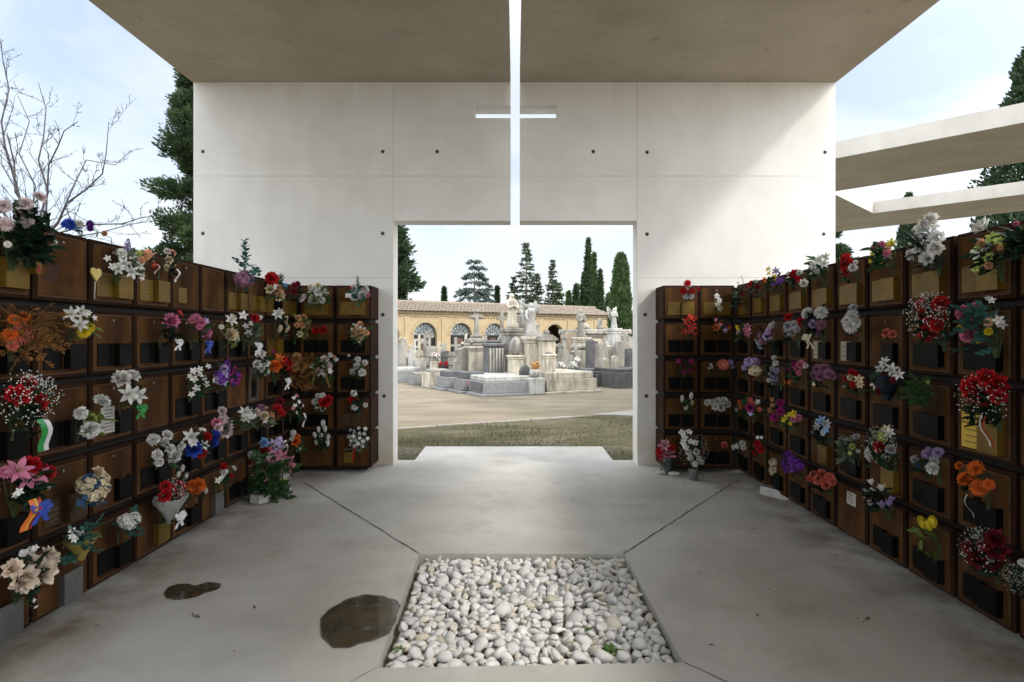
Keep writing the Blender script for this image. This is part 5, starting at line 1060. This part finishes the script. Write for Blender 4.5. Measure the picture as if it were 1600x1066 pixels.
for px, py, Z, r, m, lb in [(639.5, 583, 24.3, .19, 'W', 'white flowers in a dark pot on the far grave'), (680.5, 560, 22.5, .24, 'Q', 'big pale pink bunch on a stone vase pedestal'), (689, 571, 23.3, .13, 'R', 'small red bunch, first of the red pair'), (697.5, 571, 23.2, .14, 'R', 'small red bunch, second of the red pair'),
                           (735, 601, 18.4, .17, 'P', 'pink and white bunch leaning on the dark grave panel'), (877.5, 574, 20.4, .20, 'W', 'white bunch on the grey grave'), (896, 573, 20.6, .17, 'W', 'white bunch in a low pot beside the cream pedestal'), (626, 581, 24.5, .13, 'L', 'faint lilac bunch on the farthest grave'), (902, 564, 20.9, .12, 'W', 'small white sprig with dark leaves by the robed figure')]:
    c = at(px, py, Z); t = thing('grave_flowers', lb, 'flowers', c, 0, 'flower bunches on the graves'); tuft(t, 'blooms', petal_mat(m), (0, 0, .02), r, 130, .028); tuft(t, 'foliage', FG, (0, .02, -.06), r*.9, 90, .026)
    gz_ = (.5 if py < 595 else 0)
    b = MB(); hh = min(c.z-GZ-.05, .75); b.lathe([(.06, -hh), (.07, -hh*.5), (.09, -.06), (.10, -.03), (.02, -.06)], 10); b.build('pot', STONEC if m == 'Q' else STONED, t)
# rail round a grave
t = tt('grave_railing', 'thin iron railing round a grave left of the stepped cross', 'railing', 672, 22.2); b = MB()
for z in (.62, .95): b.tube([(0, 0, z), (1.5, 0, z)], .018, 6); b.tube([(0, 0, z), (0, 1.4, z)], .018, 6)
for x in (0, .5, 1., 1.5): b.tube([(x, 0, 0), (x, 0, .98)], .022, 6)
b.build('rails', GRILLE, t)

# ------------------------------------------------------------------ trees
def leafmat(name, c, c2, sc=2.): 
    m = mat(name, c, .75, col2=c2, scale=sc, lo=.35, hi=.65, detail=4, spec=.2, trans=.12); return m
CYP = leafmat('cypress_green', (.020, .042, .018), (.055, .085, .032), 2.5); CYPL = leafmat('cypress_light_green', (.035, .070, .026), (.085, .125, .045), 2.2)
SPR = leafmat('spruce_green', (.030, .050, .028), (.075, .10, .05), 2.); CED = leafmat('cedar_blue_green', (.060, .085, .075), (.13, .165, .145), 2.); CYD = leafmat('dark_conifer', (.012, .030, .014), (.040, .065, .026), 2.5)
BARK = mat('bark', (.10, .075, .055), .9, col2=(.17, .135, .10), scale=8, stretch=(1, 1, .2), bump=.4, bscale=20)
BRANCH = mat('bare_branch', (.030, .026, .032), .85, col2=(.06, .052, .055), scale=8)
rt = np.random.RandomState(5)
def leafq(P, D, L, W):
    n = len(P); r = rt.normal(size=(n, 3)); S = np.cross(D, r); S /= np.linalg.norm(S, axis=1, keepdims=True)+1e-9; L = np.broadcast_to(L, n)[:, None]; W = np.broadcast_to(W, n)[:, None]
    return np.stack([P-D*L*.2, P+D*L*.35+S*W, P+D*L, P+D*L*.35-S*W], 1)
def nrm(D): return D/(np.linalg.norm(D, axis=1, keepdims=True)+1e-9)
def trunk(t, h, r, o=(0, 0, 0)):
    b = MB(); b.tube([(o[0], o[1], 0), (o[0]+.02, o[1], h*.4), (o[0], o[1]+.02, h)], [r, r*.7, r*.15], 8); b.build('trunk', BARK, t)
def columnar(name, label, cat, x, y, H, Rm, n, m, L=.22, top=.9, base=.3, lump=.28, seed=0, gap=.0, outw=.5, group=None):
    """a cypress-like crown: leaf sprays through a bumpy column"""
    t = thing(name, label, cat, (x, y, GZ), 0, group); trunk(t, H*.9, Rm*.18+.04)
    h = rt.uniform(0, 1, n); a = rt.uniform(0, 2*np.pi, n); u = np.sqrt(rt.uniform(0.12, 1, n)); p1, p2 = rt.uniform(0, 6, 2)
    prof = np.minimum(1, ((1-h)/(1-.35))**top)*np.minimum(1, .45+h*3.5)
    ph = rt.uniform(0, 6, 5); lm = np.sin(a*3+h*H*1.1+ph[0])*.5+np.sin(a*5-h*H*2.3+ph[1])*.35+np.sin(a*2+h*H*3.9+ph[2])*.4+np.sin(a*7+h*H*6+ph[3])*.3
    r = Rm*prof*(1+lump*lm)*u
    keep = (lm > -1.0+gap) | (u < .6)
    P = np.stack([r*np.cos(a), r*np.sin(a), base+h*(H-base)], 1)[keep]; a = a[keep]; k = len(P)
    D = nrm(np.stack([np.cos(a)*outw, np.sin(a)*outw, np.full(k, 1.)], 1)+rt.normal(size=(k, 3))*.55)
    link('crown', quads('crown', leafq(P, D, L*rt.uniform(.6, 1.3, k), L*.24*rt.uniform(.7, 1.3, k)), m), t); return t
def clumpy(name, label, cat, x, y, H, Rm, m, nb=70, per=420, L=.12, base=.6, br=.42, group=None):
    """an uneven conifer: a trunk with limbs that each carry a clump of sprays, sky showing between them"""
    t = thing(name, label, cat, (x, y, GZ), 0, group); trunk(t, H*.95, Rm*.16+.05); b = MB(); Ps = []; Ds = []
    for i in range(nb):
        h = rnd.uniform(0, 1)**.85; z = base+h*(H-base); pr = Rm*min(1, .55+2*h)*max(.12, 1-h)**.62*1.25; a = rnd.uniform(0, 6.283); ln = pr*rnd.uniform(.45, 1.12)
        e = Vector((math.cos(a)*ln, math.sin(a)*ln, z+ln*rnd.uniform(.05, .5))); b.tube([(0, 0, z-.1), e*.5+Vector((0, 0, z*.5)), e], [.035, .022, .006], 4, cap=False)
        r = br*rnd.uniform(.6, 1.25)*(.55+.45*(1-h)); k = int(per*rnd.uniform(.7, 1.2)); d = nrm(rt.normal(size=(k, 3))); rr = rt.uniform(.25, 1, k)**.5
        lm = 1+.35*np.sin(d@rt.normal(size=3)*3+rt.uniform(0, 6)); P = np.array(e[:])+d*(rr*lm)[:, None]*np.array([r, r, r*.62]); Ps.append(P)
        Ds.append(nrm(d*.9+np.array([math.cos(a)*.5, math.sin(a)*.5, .55])+rt.normal(size=(k, 3))*.35))
    b.build('branches', BARK, t); P = np.concatenate(Ps); D = np.concatenate(Ds); k = len(P)
    link('crown', quads('crown', leafq(P, D, L*rt.uniform(.6, 1.3, k), L*.22*rt.uniform(.7, 1.3, k)), m), t); return t
def whorled(name, label, cat, x, y, H, Rm, m, levels=26, per=7, droop=-.25, L=.25, dens=26, base=1.0, power=.9, irregular=.3, flat=.25, group=None, topR=.0):
    """spruce or cedar: tiers of real branches hung with needle sprays"""
    t = thing(name, label, cat, (x, y, GZ), 0, group); b = MB(); b.tube([(0, 0, 0), (.03, 0, H*.5), (0, 0, H)], [H*.017, H*.010, .01], 7); b.build('trunk', BARK, t)
    Ps = []; Ds = []; b = MB()
    for i in range(levels):
        f_ = (i+rnd.uniform(-.3, .3))/levels; f_ = max(0, min(.985, f_)); z = base+f_*(H-base); R0 = Rm*((1-f_)**power+topR*(f_ > .5))
        for k in range(per):
            a = rnd.uniform(0, 6.283); ln = R0*rnd.uniform(1-irregular*1.6, 1+irregular*.5)
            if ln < .08: ln = .08
            q = []; 
            for s in range(6):
                u = s/5; q.append(Vector((math.cos(a)*ln*u, math.sin(a)*ln*u, z+ln*(droop*u*u*1.3+.12*u))))
            b.tube(q, [max(.006, ln*.012)*(1-.8*u/5) for u in range(6)], 3, cap=False)
            nd = int(dens*max(.4, ln/Rm)); u = np.sqrt(rt.uniform(.03, 1, nd)); px_ = np.array([v[:] for v in q]); idx = np.minimum((u*5).astype(int), 4); fr = (u*5-idx)[:, None]
            c = px_[idx]*(1-fr)+px_[idx+1]*fr; sw = ln*.22*(1.1-u)[:, None]+.04
            c = c+rt.normal(size=(nd, 3))*sw*np.array([1, 1, flat]); Ps.append(c)
            Ds.append(nrm(np.tile([math.cos(a), math.sin(a), droop*1.2], (nd, 1))+rt.normal(size=(nd, 3))*.55))
    b.build('branches', BARK, t); P = np.concatenate(Ps); D = np.concatenate(Ds); k = len(P)
    link('crown', quads('crown', leafq(P, D, L*rt.uniform(.6, 1.3, k), L*.20*rt.uniform(.7, 1.3, k)), m), t); return t
def hgt(py, Z): return EYE-(py-CY)*Z/F-GZ
def X_(px, Z): return (px-CX)*Z/F
CG = 'cypresses and conifers behind the arcade'
for px, Z, py, hw, m, lb in [(919, 60, 374, 7.5, CYP, 'tallest thin pointed cypress above the arcade roof'), (928, 62, 397, 6, CYPL, 'thin cypress just right of the tallest one'), (938, 60, 424, 5.5, CYP, 'short slim cypress standing apart right of the tall pair'), (912, 63, 428, 4.5, CYP, 'narrow cypress spire left of the tallest one'),
                             (900, 58, 447, 6, CYP, 'stout dark cypress left of the tall group'), (888.5, 58, 458, 6, CYPL, 'short light green cypress, lowest of the arcade group'), (694, 62, 451, 4.5, CYP, 'small lone cypress left of the cedar'), (777, 60, 450, 2.2, CYP, 'hair-thin little cypress right of the cedar'), (951, 55, 462, 8, CYPL, 'low cypress top beside the big cypress')]:
    columnar('cypress_tree', lb, 'cypress', X_(px, Z), Z, hgt(py, Z), hw*Z/F*1.15, 4200, m, .34, .75, lump=.24, group=CG)
columnar('cypress_tree', 'big dense rounded cypress beside the doorway edge', 'cypress', X_(970, 37), 37, hgt(399, 37), 17*37/F*1.05, 15000, CYPL, .24, .42, lump=.12, group=CG)
whorled('cedar_tree', 'wide blue-green cedar with drooping layered branches', 'cedar', X_(741, 58), 58, hgt(402, 58), 2.5, CED, 15, 8, -.28, .32, 90, 2.0, .62, .4, .13, CG, topR=.1)
whorled('cedar_tree', 'lower cedar clump tucked under the wide cedar', 'cedar', X_(763, 60), 60, hgt(446, 60), 1.7, CED, 10, 7, -.2, .32, 60, 1.5, .6, .4, .2, CG)
whorled('spruce_tree', 'tall ragged spruce with open branches in the middle', 'spruce', X_(822, 60), 60, hgt(377, 60), 1.9, SPR, 34, 6, -.08, .30, 34, 1.5, .85, .38, .4, CG, topR=.03)
whorled('spruce_tree', 'smaller spruce left of the tall ragged one', 'spruce', X_(802, 61), 61, hgt(431, 61), 1.2, SPR, 22, 6, -.08, .30, 30, 1.5, .8, .35, .4, CG)
whorled('spruce_tree', 'bushy spruce right of the tall ragged one', 'spruce', X_(838, 59), 59, hgt(427, 59), 1.5, SPR, 24, 7, -.05, .30, 34, 1.5, .7, .35, .4, CG)
whorled('spruce_tree', 'pale slender spruce with a bare pointed tip', 'spruce', X_(863, 60), 60, hgt(405, 60), 1.1, SPR, 30, 6, .0, .28, 30, 1.5, .8, .35, .4, CG)
whorled('spruce_tree', 'short green conifer at the foot of the slender spruce', 'spruce', X_(873, 59), 59, hgt(441, 59), 1.0, CYPL, 20, 7, .1, .28, 34, 1.2, .6, .3, .4, CG)
whorled('spruce_tree', 'thin grey conifer between the cypresses', 'spruce', X_(907, 64), 64, hgt(440, 64), .7, SPR, 22, 5, .1, .25, 24, 1.2, .7, .3, .4, CG)
clumpy('conifer_tree', 'large dark conifer cut off by the doorway left jamb', 'conifer', X_(600, 48), 48, hgt(310, 48), 2.6, CYD, 150, 230, .36, 1.5, .85)
clumpy('conifer_tree', 'dark bushy conifer rising beside the pavilion wall over the left niches', 'conifer', X_(322, 13.5), 13.5, 9.2, .86, CYP, 210, 1050, .070, .4, .44)
columnar('cypress_tree', 'massive dark cypress behind the canopy at the photo edge', 'cypress', X_(1640, 24), 24, hgt(45, 24), 2.65, 36000, CYD, .20, .5, lump=.14, outw=.8)
columnar('cypress_tree', 'dark narrow cypress seen through the canopy opening', 'cypress', X_(1420, 38), 38, hgt(304, 38), .92, 9000, CYD, .22, .5, lump=.14)
clumpy('conifer_tree', 'green bushy tree peeping out between wall and canopy', 'conifer', X_(1292, 24), 24, hgt(330, 24), 1.0, CYP, 70, 300, .17, .6, .42)
for i, (x, y) in enumerate([(-8.2, .6), (-8.5, -2.2), (-8.4, -5.0)]):  # unseen trees, added to cut the sky light from the left
    columnar('cypress_tree', f'added sky-blocking cypress, {ORD[i]} of the row outside the left niches counted from the doorway end', 'cypress', x, y, 9.2+.4*(i % 2), 1.55, 9000, CYD, .26, .5, lump=.24, group='added sky-blocking cypresses outside the left niches')
# bare tree on the left
t = thing('bare_tree', 'leafless tree with thin twisted branches rising above the left niches', 'tree', (X_(20, 8.6), 8.6, GZ))
O = Vector((X_(20, 8.6), 8.6, GZ)); b = MB(); tr = MB(); NTW = [0]
def limb(pts, r0, r1, lv):
    b.tube(pts, [r0+(r1-r0)*i/(len(pts)-1) for i in range(len(pts))], 5, cap=False); NTW[0] += 1
    if lv <= 0: return
    for i in range(1, len(pts)):
        p = pts[i]; d = (pts[i]-pts[i-1]).normalized(); seg = (pts[i]-pts[i-1]).length
        for q in range(2 if lv > 1 else rnd.choice((1, 2))):
            if rnd.random() < (.12 if lv > 2 else .25): continue
            s = pts[i-1].lerp(pts[i], rnd.random()); e = (d+Vector((rnd.gauss(0, .6), rnd.gauss(0, .6), rnd.gauss(.12, .45)))).normalized(); ln = seg*rnd.uniform(.7, 1.7)*(.95 if lv > 2 else .7); c = [s]
            for k in range(4): e = (e+Vector((rnd.gauss(0, .22), rnd.gauss(0, .22), rnd.gauss(.05, .18)))).normalized(); c.append(c[-1]+e*ln/4)
            f_ = (r0+(r1-r0)*i/len(pts)); limb(c, max(.0026, f_*.42), .0018, lv-1)
def lp(l, dz=0.): return [at(x, y, 8.6+dz*i/len(l)+rnd.uniform(-.12, .12))-O for i, (x, y) in enumerate(l)]
base_ = Vector((0, 0, 0)); fork = at(22, 420, 8.6)-O
tr.tube([base_, Vector((.05, .02, 1.1)), fork], [.16, .13, .11], 9); tr.build('trunk', BRANCH, t)
for l, r0, dz in [([(22, 420), (24, 360), (33, 320), (20, 270), (8, 230), (2, 190), (14, 140), (4, 90), (0, 60)], .05, .5), ([(22, 420), (50, 340), (24, 300), (22, 255), (12, 212), (-8, 205)], .045, -.4), ([(22, 420), (60, 345), (75, 300), (60, 250), (68, 215), (72, 170), (60, 130)], .04, .9),
                  ([(22, 420), (90, 350), (104, 318), (135, 296), (160, 272), (166, 240), (170, 190)], .042, .3), ([(22, 420), (92, 345), (100, 325), (120, 280), (135, 250), (180, 258), (205, 235)], .03, 1.2), ([(22, 420), (70, 370), (140, 351), (190, 350), (222, 340), (258, 336)], .03, .2),
                  ([(22, 420), (72, 330), (76, 258), (90, 230), (100, 205), (122, 190)], .03, -.7), ([(22, 420), (10, 340), (-20, 290), (-40, 220), (-60, 140)], .045, .4), ([(22, 420), (48, 350), (55, 290), (30, 240), (46, 190), (28, 150)], .03, 1.5), ([(22, 420), (100, 372), (150, 365), (200, 352), (232, 345)], .024, 1.0)]:
    limb(lp(l, dz), r0*.5, .0045, 3)
b.build('branches', BRANCH, t)
